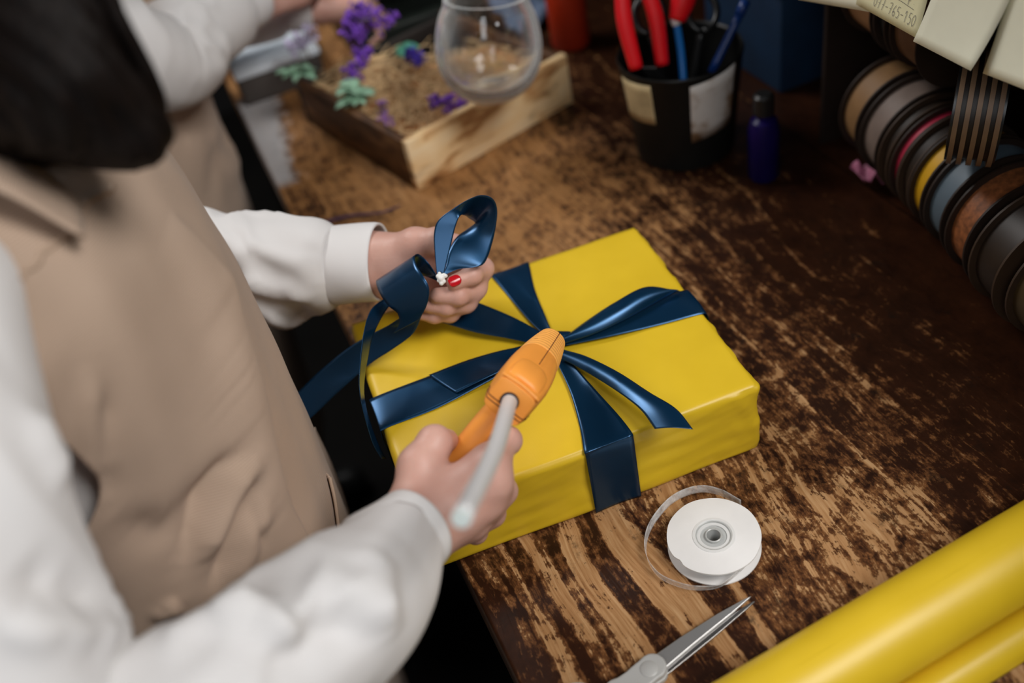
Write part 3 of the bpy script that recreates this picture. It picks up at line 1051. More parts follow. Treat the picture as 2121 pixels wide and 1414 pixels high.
def handle(sgn, z0, ang, nm):
    """plastic shank that opens into a finger bow"""
    ca_, sa_ = math.cos(ang), math.sin(ang)
    R_ = lambda a, b: so + sx * (a * ca_ - b * sa_) + sy * (a * sa_ + b * ca_) + ez * z0
    pts = [R_(.007, -.001 * sgn), R_(-.004, .002 * sgn), R_(-.022, .0075 * sgn), R_(-.038, .012 * sgn)]
    cx_, cy_ = -.066, .018 * sgn
    hp = hpr(R_, sgn, cx_, cy_)
    q = np.array([R_(-.10, -.045), R_(.02, .045), R_(-.10, .045), R_(.02, -.045)])
    V, F2 = surf_nets(lambda P: np.maximum(field(hp, P), np.abs(P[:, 2] - z0) - .0027), q.min(0) - [0, 0, .006], q.max(0) + [0, 0, .006], .0009)
    mesh(nm, V, F2, GREY_PLASTIC, scis)


def hpr(R_, sgn, cx_, cy_):
    L = [('c', R_(.0035, 0), R_(-.006, .001 * sgn), .0098, .0085, .003), ('c', R_(-.006, .001 * sgn), R_(-.026, .008 * sgn), .0082, .0056, .004), ('c', R_(-.026, .008 * sgn), R_(-.044, .012 * sgn), .0056, .0045, .004)]
    for t in np.arange(0, 2 * PI - .01, PI / 18):
        L.append(('c', R_(cx_ + .026 * math.cos(t), cy_ + .0165 * math.sin(t)), R_(cx_ + .026 * math.cos(t + PI / 18), cy_ + .0165 * math.sin(t + PI / 18)), .0042, .0042, .003))
    return L


handle(1, .0082, .15, 'handle')
handle(-1, .0030, -.10, 'handle')

# ----------------------------------------------------------------------------
# roll of yellow paper in the near corner
# ----------------------------------------------------------------------------
RR = .0285
ra = pz(2100, 1138, .050); rb = pz(1640, 1414, .050)
rd = ra - rb; rd[2] = 0; rd /= np.linalg.norm(rd)
rn = np.array([rd[1], -rd[0], 0.0])                                    # towards the camera side
rc = (ra + rb) / 2; rc[2] = RR + .0005
rc = rc + rn * -.004
roll = empty('paper_roll', rc, 'thick roll of yellow wrapping paper lying across the near corner of the bench', 'paper roll')


def roll_pt(s, p, z): return rc + rd * s + rn * p + ez * (z - rc[2])


prof = []
for k in range(0, 73):                                                  # outer turn, ending under the front of the roll
    a = PI * .5 + 2 * PI * k / 72
    prof.append((RR * math.cos(a), RR + .0005 + RR * math.sin(a)))
S0, S1, ns = -.30, .36, 40
V = []
for i in range(ns):
    s = S0 + (S1 - S0) * i / (ns - 1)
    for k, (p, z) in enumerate(prof):
        V.append(roll_pt(s, p, z) + ez * .00008 * math.sin(s * 60 + k * .2))
mesh('rolled_paper', V, grid_faces(ns, len(prof)), YELLOW, roll, fix=True)
lathe('roll_core', [(.012, S0 + .002), (.015, S0 + .002), (.015, S1 - .002), (.012, S1 - .002)], KRAFT, roll, (roll_pt(0, 0, RR), rd), 32, close=True)
fp = crs(np.array([(.004, .0012), (.017, .0060), (.0285, .0150), (.038, .0165), (.0465, .0105), (.050, .0012)]), 24)
V = [roll_pt(S0 + (S1 - S0) * i / 19, p, z) for i in range(20) for p, z in fp]
solidify(mesh('loose_end', V, grid_faces(20, 24), YELLOW, roll, fix=True), .0004, 0)

# ----------------------------------------------------------------------------
# crate with straw, dried flowers and a glass
# ----------------------------------------------------------------------------
CA = math.radians(15.5)
c1 = np.array([math.cos(CA), math.sin(CA), 0]); c2 = np.array([-math.sin(CA), math.cos(CA), 0])
cF = pz(868, 397, 0.0)
CW, CD, CH, CT = .250, .275, .068, .011
BLACK_BOARD = vary('black_board', (.012, .008, .006), .7, .4, 30)  # near-black colour of the back and base boards
crate = empty('wooden_crate', cF + c1 * CW / 2 + c2 * CD / 2, 'shallow wooden crate with dark boards filled with straw and dried flowers', 'crate')
fm = (cF, c1, c2, ez)
box('front_board', (0, 0, .0005), (CW, CT, CH), CRATE, crate, .0015, fm)
box('back_board', (0, CD - CT, .0005), (CW, CD, CH * .8), BLACK_BOARD, crate, .0015, fm)
box('side_board', (0, CT, .0005), (CT, CD - CT, CH * .97), CRATE_DARK, crate, .0015, fm)
box('side_board', (CW - CT, CT, .0005), (CW, CD - CT, CH * .97), CRATE_DARK, crate, .0015, fm)
box('base_board', (CT, CT, .001), (CW - CT, CD - CT, .008), BLACK_BOARD, crate, 0, fm)


def crate_pt(a, b, z): return cF + c1 * a + c2 * b + ez * z


# straw: a mat of thin curled strands
V, Fs = [], []
for k in range(1500):
    a = rng.uniform(.016, CW - .016); b = rng.uniform(.016, CD - .016)
    if a > .105 and b > .185 - (a - .105) * .3: continue
    hmp = .054 + .026 * math.exp(-((a - .08) / .07) ** 2 - ((b - .19) / .08) ** 2)
    z = hmp - .030 * rng.random() ** 1.5
    th = rng.uniform(0, 2 * PI); cu = rng.uniform(-28, 28); L = rng.uniform(.03, .07)
    p = crate_pt(a, b, z); w_ = rng.uniform(.0005, .0011)
    pts = []
    ph = th
    q = p.copy(); dz = rng.uniform(-.25, .35)
    for i in range(8):
        pts.append(q.copy())
        q = q + np.array([math.cos(ph), math.sin(ph), dz]) * L / 8
        ph += cu * L / 8
        dz -= .08
        la = (q - cF) @ c1; lb = (q - cF) @ c2
        if not (.012 < la < CW - .012 and .012 < lb < CD - .012): ph += 1.3
        q[2] = max(.010, min(q[2], .094))
        la = np.clip(la, .013, CW - .013); lb = np.clip(lb, .013, CD - .013)
        q = cF + c1 * la + c2 * lb + ez * q[2]
    base = len(V)
    for i, q in enumerate(pts):
        t = pts[min(i + 1, 7)] - pts[max(i - 1, 0)]
        sd = np.cross(t, [0, 0, 1]); sd = sd / (np.linalg.norm(sd) + 1e-9) * w_
        V += [q - sd, q + sd, q + ez * w_ * 1.2]
    for i in range(7):
        for u, v in ((0, 1), (1, 2), (2, 0)):
            Fs.append((base + 3 * i + u, base + 3 * i + v, base + 3 * i + 3 + v, base + 3 * i + 3 + u))
tag(mesh('straw', V, Fs, STRAW, None), 'pale straw packing that fills the wooden crate', 'straw', kind='stuff')
# bed of straw that closes the gaps between strands
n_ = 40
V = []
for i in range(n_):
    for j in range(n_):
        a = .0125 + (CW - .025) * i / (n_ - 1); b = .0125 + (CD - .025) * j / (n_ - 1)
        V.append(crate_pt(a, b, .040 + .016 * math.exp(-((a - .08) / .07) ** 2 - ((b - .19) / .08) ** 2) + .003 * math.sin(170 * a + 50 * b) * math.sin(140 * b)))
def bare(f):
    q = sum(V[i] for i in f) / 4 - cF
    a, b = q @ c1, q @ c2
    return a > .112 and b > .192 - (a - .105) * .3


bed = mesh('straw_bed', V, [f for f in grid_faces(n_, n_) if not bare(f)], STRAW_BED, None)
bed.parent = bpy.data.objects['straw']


def blob_flowers(name, label, spots, mat, cat, group=None, stem_to=None, pet=.0035, npet=22, spread=.011):
    """a sprig: stem with small petalled florets"""
    root = empty(name, spots[0], label, cat, group)
    cen = np.asarray(spots, float)
    tube('stem', [stem_to if stem_to is not None else cen[0] - ez * .03] + list(cen), [.0009] * (len(cen) + 1), STEM, root, n=14, m_=6)
    V, F2 = [], []
    for c in cen:
        for k in range(npet):
            o = c + rng.normal(size=3) * spread * .5
            nrm = rng.normal(size=3); nrm /= np.linalg.norm(nrm)
            t1 = np.cross(nrm, [.3, .5, .8]); t1 /= np.linalg.norm(t1); t2 = np.cross(nrm, t1)
            b0 = len(V); s = pet * rng.uniform(.7, 1.4)
            V.append(o - nrm * s * .5)
            for j in range(6):
                a = 2 * PI * j / 6
                V.append(o + (t1 * math.cos(a) + t2 * math.sin(a)) * s * (1.0 if j % 2 else .62) + nrm * s * .25)
            F2 += [(b0, b0 + 1 + j, b0 + 1 + (j + 1) % 6) for j in range(6)]
    solidify(mesh('blossoms', V, F2, mat, root), .0004, 0)
    return root


def leaf_clump(name, label, c, mat, cat, group, n=16, L=.018, up=.4):
    root = empty(name, c, label, cat, group)
    tube('stem', [c - ez * .025, c, c + ez * .008], [.001, .0009, .0006], STEM, root, n=8, m_=6)
    V, F2 = [], []
    for k in range(n):
        a = rng.uniform(0, 2 * PI); el = rng.uniform(-.2, 1.0) * up + .15
        d = np.array([math.cos(a) * math.cos(el), math.sin(a) * math.cos(el), math.sin(el)])
        sd = np.cross(d, ez); sd /= np.linalg.norm(sd); nn = np.cross(sd, d)
        o = c + rng.normal(size=3) * .004
        l = L * rng.uniform(.6, 1.2); w_ = l * .32
        b0 = len(V)
        for i in range(6):
            t = i / 5; ww = w_ * math.sin(PI * (.08 + .9 * t)) ** .8
            m0 = o + d * l * t - ez * l * .35 * t * t
            V += [m0 - sd * ww + nn * ww * .3, m0, m0 + sd * ww + nn * ww * .3]
        for i in range(5):
            for u in (0, 1):
                F2.append((b0 + 3 * i + u, b0 + 3 * i + u + 1, b0 + 3 * i + 4 + u, b0 + 3 * i + 3 + u))
    solidify(mesh('leaves', V, F2, mat, root), .0004, 0)
    return root


P_ = lambda x, y, z: pz(x, y, z)
blob_flowers('dried_flower', 'tall purple dried flower held by the far person above the crate', [P_(735, 70, .135), P_(760, 35, .135), P_(748, 15, .14), P_(800, 40, .135), P_(720, 40, .14)], PURPLE, 'dried flower', None, P_(740, 120, .07), .0045, 26, .013)
blob_flowers('dried_flower', 'purple dried flower standing in the straw in the middle of the crate', [P_(735, 155, .08), P_(745, 130, .085), P_(750, 112, .09)], PURPLE, 'dried flower', None, P_(740, 180, .05), .0045, 24, .012)
blob_flowers('dried_flower', 'purple dried flower lying against the front board under the glass', [P_(905, 208, .068), P_(930, 216, .068), P_(955, 215, .068)], PURPLE, 'dried flower', None, P_(885, 200, .062), .004, 22, .009)
blob_flowers('dried_flower', 'blue violet dried flower with green leaf at the back of the crate', [P_(852, 108, .085), P_(866, 122, .08)], vary('blue_violet_petals', (.07, .035, .42), .6, .4, 70), 'dried flower', None, P_(840, 130, .06), .004, 26, .009)
blob_flowers('dried_flower', 'small mauve dried flower stalk in the straw at the near corner', [P_(793, 222, .066), P_(797, 245, .064), P_(800, 262, .062)], MAUVE, 'dried flower', None, P_(790, 205, .06), .003, 12, .006)
blob_flowers('dried_flower', 'pale lilac dried flower at the left back of the crate', [P_(625, 85, .09), P_(610, 100, .085), P_(640, 70, .09)], LILAC, 'dried flower', None, P_(640, 120, .06), .004, 20, .012)
leaf_clump('sage_sprig', 'large pale sage green sprig over the near left side of the crate', P_(735, 195, .078), GREEN, 'leaf sprig', None, 26, .026)
leaf_clump('sage_sprig', 'small green sprig at the far left corner of the crate', P_(620, 150, .078), GREEN, 'leaf sprig', None, 18, .020)
leaf_clump('sage_sprig', 'teal green sprig at the back of the crate beside the glass', P_(838, 100, .085), TEAL_LEAF, 'leaf sprig', None, 16, .019)
tube_ = tube('dried_twig', [pz(640, 470, .003), pz(720, 448, .006), pz(790, 440, .010), pz(830, 425, .006)], [.0022, .002, .0016, .001], vary('plum_twig', (.07, .03, .06), .7), None, n=24, m_=7)
tag(tube_, 'thin plum coloured twig lying on the bench behind the near arm', 'twig')

# round glass lying tilted on the crate
gc = pd(1012, 97, 1.12); gax = ray(1040, 40) * -.28 + np.array([.20, .30, .62]); gax /= np.linalg.norm(gax)
gl = empty('glass_vase', gc, 'round clear glass vase tilted on the straw in the crate', 'vase')
gR = .058
outp = [(.0, -.058), (.022, -.0575), (.033, -.0545), (.048, -.041), (.0575, -.021), (.060, -.002), (.0585, .016), (.054, .034), (.048, .047), (.0465, .056)]
inn = [(.0425, .056), (.044, .046), (.0500, .033), (.0545, .016), (.0560, -.002), (.053, -.020), (.0425, -.037), (.027, -.0455), (.013, -.0460), (.0, -.0445)]
Q = np.vstack([crs(np.array(outp), 30), crs(np.array(inn), 30)]); Q[:, 0] = np.maximum(Q[:, 0], 0)
lathe('glass_wall', [tuple(q) for q in Q], GLASS, gl, (gc, gax), 64)

# ----------------------------------------------------------------------------
# things on the far part of the bench
# ----------------------------------------------------------------------------
cb = empty('card_box', (.068, 1.56, 0), 'pale blue topped card box on the bench behind the crate', 'box')
box('box_body', (.012, 1.39, .0005), (.135, 1.72, .040), SHADED_BOX, cb, .002)
box('lid', (.010, 1.388, .0405), (.137, 1.722, .052), PALE_BLUE, cb, .002)
tr = empty('black_tray', (.30, 1.50, 0), 'long black green tray behind the glass vase', 'tray')
box('tray_base', (.19, 1.36, .0005), (.39, 1.76, .008), TRAY_GREEN, tr, .002)
for lo, hi in (((.19, 1.36, .008), (.39, 1.368, .055)), ((.19, 1.752, .008), (.39, 1.76, .055)), ((.19, 1.368, .008), (.198, 1.752, .055)), ((.382, 1.368, .008), (.39, 1.752, .055))):
    box('tray_side', lo, hi, TRAY_GREEN, tr, .001)
o = empty('paper_sheet', (.30, 1.62, .056), 'pale crumpled paper sheet lying on the black tray', 'paper')
V = [np.array([.215 + .13 * i / 11, 1.50 + .20 * j / 11, .058 + .006 * math.sin(i * 1.1 + j * .7) + .005 * math.sin(j * 1.9 - i)]) for i in range(12) for j in range(12)]
solidify(mesh('sheet', V, grid_faces(12, 12), vary('pale_paper', (.62, .60, .58), .7), o), .0006, 0)
V = [np.array([.425 + .07 * i / 15 + .004 * math.sin(j), 1.30 + .17 * j / 15, .004 + .028 * math.sin(PI * i / 15) * (.6 + .4 * math.sin(j * .9)) + .003 * math.sin(i * 1.3 + j)]) for i in range(16) for j in range(16)]
tag(solidify(mesh('folded_cloth', V, grid_faces(16, 16), DENIM, None), .002, 1), 'faded blue folded cloth on the bench behind the glass vase', 'cloth')

bt = empty('spray_bottle', (.462, 1.235, 0), 'red orange plastic bottle standing behind the crate', 'bottle')
lathe('bottle_body', [(.0, .0005), (.026, .0005), (.028, .004), (.028, .085), (.024, .105), (.012, .118), (.012, .128), (0, .128)], RED_BOTTLE, bt, ((.462, 1.235, 0), (0, 0, 1)), 32)
lathe('bottle_cap', [(.0, .128), (.015, .128), (.015, .152), (.012, .156), (0, .156)], BLACK, bt, ((.462, 1.235, 0), (0, 0, 1)), 24)

# tool pot
pc = np.array([.450, .902, 0.0])
pot = empty('tool_pot', pc, 'black tool pot with a kraft label and a stained white label', 'pot')
lathe('pot_wall', [(.0, .0005), (.053, .0005), (.056, .003), (.0685, .120), (.0695, .122), (.0685, .124), (.0665, .122), (.0545, .008), (0, .006)], POT_BLACK, pot, (pc, (0, 0, 1)), 64)


def label_patch(name, a0, a1, z0, z1, mat, lean=0.0):
    V = []
    for i in range(14):
        for j in range(6):
            a = a0 + (a1 - a0) * i / 13; z = z0 + (z1 - z0) * j / 5 + lean * (i / 13 - .5)
            r = .056 + (.0685 - .056) * (z - .003) / .117 + .0006
            V.append(pc + np.array([r * math.cos(a), r * math.sin(a), z]))
    return solidify(mesh(name, V, grid_faces(14, 6), mat, pot, fix=True), .0004, 0)


view = math.atan2(CAM[1] - pc[1], CAM[0] - pc[0])
label_patch('kraft_label', view - 1.22, view - .50, .064, .114, KRAFT, .004)
label_patch('white_label', view + .12, view + .98, .046, .118, LABEL_W, .008)


def shear(name, label, foot, top, lean2):
    root = empty(name, foot, label, 'pruning shears')
    foot = np.asarray(foot); top = np.asarray(top)
    for k, (f_, t_) in enumerate(((foot, top), (foot + lean2[0], top + lean2[1]))):
        mid = f_ * .45 + t_ * .55 + AX[0] * (-.004 if k == 0 else .004)
        tube('handle', [f_, mid, t_], [.0075, .0088, .0078], RED, root, n=20, m_=12)
    md = (foot + foot + lean2[0]) / 2
    down = np.array([pc[0], pc[1], .03]); d = md + (down - md) * .75
    box('blade', (-.009, -.002, 0), (.009, .002, np.linalg.norm(d - md)), BLACK, root, .001,
        (md, AX[0], np.cross((d - md) / np.linalg.norm(d - md), AX[0]), (d - md) / np.linalg.norm(d - md)))
    return root


fA = pd(1318, 142, 1.075); tA = pd(1287, -40, 1.04)
shear('pruning_shears', 'red handled pruning shears standing in the black pot', fA, tA, (pd(1372, 134, 1.075) - fA, pd(1333, -40, 1.04) - tA))
k_ = empty('florist_knife', pd(1416, 160, 1.07), 'blue tool with white ferrule and red end in the pot', 'tool')
tube('blue_shaft', [pd(1416, 175, 1.085), pd(1411, 110, 1.075), pd(1401, 44, 1.06)], .0042, BLUE, k_, n=12, m_=12)
tube('ferrule', [pd(1402, 52, 1.061), pd(1398, 36, 1.058)], .0052, Mat('white_ferrule', (.75, .75, .78), .4).m, k_, m_=12)
tube('red_end', [pd(1402, 42, 1.056), pd(1415, 0, 1.048), pd(1424, -50, 1.04)], [.009, .0135, .015], RED, k_, n=10, m_=14)
q_ = empty('blue_pen', pd(1480, 140, 1.08), 'dark blue pen leaning on the right rim of the pot', 'pen')
tube('pen_barrel', [pd(1474, 150, 1.085), pd(1532, 30, 1.06)], .0046, BLUE_DK, q_, n=6, m_=12)
tube('pen_cap', [pd(1531, 32, 1.06), pd(1545, 0, 1.053)], .0056, BLUE_DK, q_, m_=12)
for px, py, dd, tx in ((1345, 60, 1.09, 'black scissor handle between the red handles in the pot'), (1455, 55, 1.10, 'black tool behind the blue shaft in the pot')):
    h_ = empty('black_tool', pd(px, py, dd), tx, 'tool')
    tube('shaft', [np.array([pc[0], pc[1], .02]) * .6 + pd(px, py, dd) * .4, pd(px, py, dd)], .005, BLACK, h_, n=6, m_=10)
    c_ = pd(px, py - 30, dd - .005)
    tube('finger_ring', [c_ + .016 * (math.cos(t) * AX[0] + 1.3 * math.sin(t) * AX[1]) for t in np.linspace(-PI / 2, 1.5 * PI, 24)], .004, BLACK, h_, m_=8)

vb = empty('violet_bottle', (.486, .795, 0), 'dark violet bottle in the shadow beside the black pot', 'bottle')
lathe('bottle_body', [(0, .0005), (.015, .0005), (.017, .004), (.017, .062), (.014, .072), (.008, .076), (.008, .080), (0, .080)], VIOLET, vb, ((.486, .795, 0), (0, 0, 1)), 28)
lathe('bottle_cap', [(0, .080), (.011, .080), (.011, .100), (.008, .103), (0, .103)], BLACK, vb, ((.486, .795, 0), (0, 0, 1)), 24)

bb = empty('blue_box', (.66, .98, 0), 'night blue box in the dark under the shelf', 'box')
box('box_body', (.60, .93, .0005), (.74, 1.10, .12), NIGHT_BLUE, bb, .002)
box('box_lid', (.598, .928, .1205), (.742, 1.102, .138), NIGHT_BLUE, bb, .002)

# ----------------------------------------------------------------------------
# shelf with notes, rack of ribbon rolls under it
# ----------------------------------------------------------------------------
sh = empty('bench_shelf', (.66, .75, 0), 'dark wooden shelf standing on the back of the bench above the ribbon rolls', 'shelf')
box('shelf_board', (.492, -.55, .290), (.838, 1.75, .312), SHELF_WOOD, sh, .002)
box('front_lip', (.484, -.55, .290), (.492, 1.75, .430), SHELF_WOOD, sh, .001)
box('back_panel', (.828, -.55, .0005), (.838, 1.75, .290), SHELF_WOOD, sh, .001)
for y in (-.5, 1.70):
    box('upright', (.52, y, .0005), (.828, y + .02, .290), SHELF_WOOD, sh, .001)

rk = empty('ribbon_rack', (.590, .58, 0), 'dark wooden rack with rods that carry the ribbon rolls', 'rack')
ra0 = np.array([.612, .800, .076]); ra1 = np.array([.515, .360, .076])
tube('rod', [ra0, ra1], .0055, SHELF_WOOD, rk, n=4, m_=12)
rb0 = np.array([.602, .800, .204]); rb1 = np.array([.533, .360, .204])
tube('rod', [rb0, rb1], .0055, SHELF_WOOD, rk, n=4, m_=12)
for y_, x_ in ((.806, .625), (.348, .540)):
    box('end_panel', (x_ - .055, y_, .0005), (x_ + .075, y_ + .006, .262), SHELF_WOOD, rk, .001)


def ribbon_roll(p, d, wid, r, mat, label, group, side=None, stripes=None, rim=.9):
    root = empty('ribbon_roll', p, label, 'ribbon roll', group)
    side = side or DARK_CARD
    hw = wid / 2
    if stripes:
        n_ = stripes
        for k in range(2 * n_ - 1):
            a = -hw + wid * k / (2 * n_ - 1); b = -hw + wid * (k + 1) / (2 * n_ - 1)
            lathe('ribbon_stripe' if k % 2 == 0 else 'gap_ring', [(.012, a), (r if k % 2 == 0 else r * .9, a), (r if k % 2 == 0 else r * .9, b), (.012, b)], mat if k % 2 == 0 else side, root, (p, d), 48, close=True)
        for s_ in (-1, 1):
            q_ = sorted((s_ * (hw + .0001), s_ * (hw + .002)))
            lathe('cardboard_side', [(.008, q_[0]), (r * .93, q_[0]), (r * .93, q_[1]), (.008, q_[1])], BLACK, root, (p, d), 48, close=True)
        return root
    lathe('wound_ribbon', [(.010, -hw), (r * rim, -hw), (r * rim, hw), (.010, hw)], mat, root, (p, d), 48, close=True)
    for s in (-1, 1):
        a, b = sorted((s * hw, s * (hw + .0022)))
        lathe('cardboard_side', [(.008, a + .0001), (r, a + .0001), (r, b), (.008, b)], side, root, (p, d), 48, close=True)
    return root


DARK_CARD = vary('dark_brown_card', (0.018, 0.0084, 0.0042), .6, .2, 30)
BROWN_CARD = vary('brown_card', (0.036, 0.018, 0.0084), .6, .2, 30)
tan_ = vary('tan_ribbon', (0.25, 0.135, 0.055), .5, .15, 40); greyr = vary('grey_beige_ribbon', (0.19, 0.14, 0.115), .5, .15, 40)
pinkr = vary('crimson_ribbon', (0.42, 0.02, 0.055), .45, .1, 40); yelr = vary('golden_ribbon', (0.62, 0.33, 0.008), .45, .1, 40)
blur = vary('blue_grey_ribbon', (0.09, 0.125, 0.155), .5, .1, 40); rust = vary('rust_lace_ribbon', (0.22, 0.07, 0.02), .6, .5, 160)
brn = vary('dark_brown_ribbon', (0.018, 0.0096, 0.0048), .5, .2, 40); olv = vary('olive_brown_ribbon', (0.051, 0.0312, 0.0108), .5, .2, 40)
rdir = ra1 - ra0; RLn = np.linalg.norm(rdir); rdir /= RLn
row = [('tan ribbon roll at the far end of the lower rod', 0.086, .034, .055, tan_), ('grey beige ribbon roll next to the tan one', 0.132, .032, .056, greyr),
       ('dark brown ribbon roll behind the crimson one', 0.164, .014, .056, brn),
       ('thin crimson ribbon roll on the lower rod', 0.184, .012, .0545, pinkr), ('dark brown ribbon roll between crimson and golden ones', 0.203, .016, .055, brn),
       ('golden yellow ribbon roll on the lower rod', 0.226, .019, .055, yelr), ('blue grey ribbon roll next to the golden one', 0.258, .026, .055, blur),
       ('rust lace ribbon roll under the striped roll', 0.298, .028, .056, rust), ('wide dark brown ribbon roll near the frame edge', 0.344, .034, .058, brn),
       ('olive brown ribbon roll nearest on the lower rod', 0.398, .040, .055, olv)]
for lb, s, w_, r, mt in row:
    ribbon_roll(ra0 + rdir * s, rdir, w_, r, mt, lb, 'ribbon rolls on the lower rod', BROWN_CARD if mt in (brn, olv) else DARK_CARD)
udir = rb1 - rb0; udir /= np.linalg.norm(udir)
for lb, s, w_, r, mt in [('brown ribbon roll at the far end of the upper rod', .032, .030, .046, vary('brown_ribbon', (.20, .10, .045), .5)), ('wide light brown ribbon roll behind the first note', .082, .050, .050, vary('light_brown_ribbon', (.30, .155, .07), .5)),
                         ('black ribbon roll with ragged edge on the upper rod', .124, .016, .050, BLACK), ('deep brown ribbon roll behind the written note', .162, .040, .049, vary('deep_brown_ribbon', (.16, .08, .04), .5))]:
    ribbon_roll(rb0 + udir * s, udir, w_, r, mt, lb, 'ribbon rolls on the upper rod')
sp = pd(2026, 222, .815)
ribbon_roll(sp, np.array([.70, -.714, -.03]), .034, .047, vary('striped_tan_ribbon', (.20, .115, .06), .5), 'roll of tan ribbon with dark stripes hanging below the notes', None, brn, stripes=5)
V = [pz(1805, 362, .012) + np.array([.030 * (i / 9 - .5), .034 * (j / 9 - .5), .010 * math.sin(i * .9) * math.cos(j * .8)]) for i in range(10) for j in range(10)]
V = [np.array([v[0], v[1], max(v[2] + .006, .002)]) for v in V]
tag(solidify(mesh('ribbon_scrap', V, grid_faces(10, 10), vary('dusty_pink', (.33, .10, .17), .6, .3, 60), None), .0008, 1), 'crumpled dusty pink ribbon scrap on the bench below the tan roll', 'ribbon scrap')


def note(label, corners, mat, group, curl=.010, writing=None):
    """sheet hanging on the shelf lip: corners tl, tr, br, bl in world space, lower edge curling out"""
    tl, tr_, br, bl = [np.asarray(c, float) for c in corners]
    root = empty('sticky_note', tl, label, 'sticky note', group)
    V = []
    out = np.cross(tr_ - tl, bl - tl); out /= np.linalg.norm(out)
    if out @ (CAM - tl) < 0: out = -out
    for i in range(12):
        u = i / 11
        for j in range(10):
            v = j / 9
            p = tl * (1 - u) * (1 - v) + tr_ * (1 - u) * v + bl * u * (1 - v) + br * u * v
            V.append(p + out * (curl * (u ** 2.2) * (1 + .6 * (v - .5)) + .0005))
    o = mesh('paper', V, grid_faces(12, 10), mat, root)
    solidify(o, .0003, 0)
    return root, (tl, tr_, br, bl, out)


LX = .4835
xpl = lambda px, py, x=LX: CAM + ray(px, py) * ((x - CAM[0]) / ray(px, py)[0])


def note_at(label, b0, b1, mat, hgt=.082, curl=.010, dx=0.0, tilt=0.0, x0=LX):
    """bottom corners measured in the photograph on the plane of the shelf lip"""
    bl = xpl(*b0, x0 - .001 - dx); br = xpl(*b1, x0 - .001 - dx)
    upv = np.array([0, tilt, 1.0]); upv /= np.linalg.norm(upv)
    return note(label, (bl + upv * hgt, br + upv * hgt, br, bl), mat, 'notes on the shelf lip', curl)


note_at('cream note at the far end of the row of notes on the shelf', (1660, -3), (1812, 20), NOTE_W, curl=.004)
nt, fr_ = note_at('pale yellow note with handwritten number hanging from the shelf', (1783, 5), (1917, 72), NOTE, curl=.006, dx=.0015, tilt=-.05)
note_at('blank cream note third in the row on the shelf', (1908, 79), (2042, 134), NOTE_W, curl=.010, dx=.003, tilt=-.24)
note_at('cream note nearest the frame edge on the shelf', (2050, 146), (2190, 190), NOTE_W, curl=.008, dx=.0015, tilt=-.1)
# handwriting on the second note
tl, tr_, br, bl, out = fr_
ux = (br - bl); UW = np.linalg.norm(ux); ux /= UW
uy = (tl - bl) / np.linalg.norm(tl - bl)
GLY = {'0': [[(.5, 1), (.15, .75), (.12, .3), (.45, 0), (.8, .3), (.8, .75), (.5, 1)]],
       '1': [[(.2, .75), (.5, 1), (.45, 0)]],
       '2': [[(.15, .8), (.5, 1), (.75, .7), (.2, .05), (.85, .1)]],
       '5': [[(.8, 1), (.3, .97), (.22, .58), (.6, .6), (.78, .3), (.5, 0), (.15, .1)]],
       '6': [[(.7, 1), (.3, .65), (.15, .25), (.45, 0), (.75, .22), (.5, .45), (.2, .3)]],
       '7': [[(.1, .95), (.8, 1), (.4, 0)], [(.25, .5), (.7, .52)]],
       '-': [[(.1, .45), (.8, .5)]], '.': [[(.4, .0), (.5, .05)]], 'u': [[(.1, .8), (.15, .1), (.5, .05), (.65, .75), (.7, .05)]], 'v': [[(.1, .8), (.4, 0), (.8, .9)]],
       'p': [[(.2, .8), (.15, -.4), (.2, .7), (.6, .8), (.7, .3), (.2, .15)]]}
hw_pts = []


def note_pt(a, b):
    """a along the note, b up from its lower edge; follows the curl"""
    u = max(0.0, 1 - b / .082); v = a / UW
    return bl + ux * a + uy * b + out * (.006 * u ** 2.2 * (1 + .6 * (v - .5)) + .0011)


def write(txt, a, b, h, adv):
    for ch in txt:
        for st in GLY.get(ch, []):
            hw_pts.append([note_pt(a + (gx_ + .12 * gy_) * h * .46, b + gy_ * h) for gx_, gy_ in st])
        a += adv


write('077-765-150', UW * .27, .0065, .0090, UW * .060)
write('uvp.', UW * .62, .0225, .006, UW * .07)
hw_pts.append([note_pt(UW * (.42 + .44 * i / 5), .0195 + .001 * math.sin(i * .8)) for i in range(6)])
V, Fs = [], []
for st in hw_pts:                                                        # every pen stroke a fine flat line
    q = cr(np.array(st), max(6, 5 * len(st)))
    T = np.gradient(q, axis=0); sdv = np.cross(T, out); sdv /= np.linalg.norm(sdv, axis=1)[:, None]
    b0 = len(V)
    for p_, d_ in zip(q, sdv): V += [p_ - d_ * .00024, p_ + d_ * .00024]
    Fs += [(b0 + 2 * i, b0 + 2 * i + 1, b0 + 2 * i + 3, b0 + 2 * i + 2) for i in range(len(q) - 1)]
mesh('handwriting', V, Fs, PENCIL, nt)

# ----------------------------------------------------------------------------
# people
# ----------------------------------------------------------------------------


def finger(J, R, k=.003):
    """J: mcp, pip, dip, tip; R: four radii"""
    L = []
    for i in range(3):
        L.append(('c', J[i], J[i + 1], R[i], R[i + 1], k if i else .010))
    L.append(('e', J[1], (R[1] * 1.06,) * 3, .003))
    L.append(('e', J[2], (R[2] * 1.05,) * 3, .003))
    return L


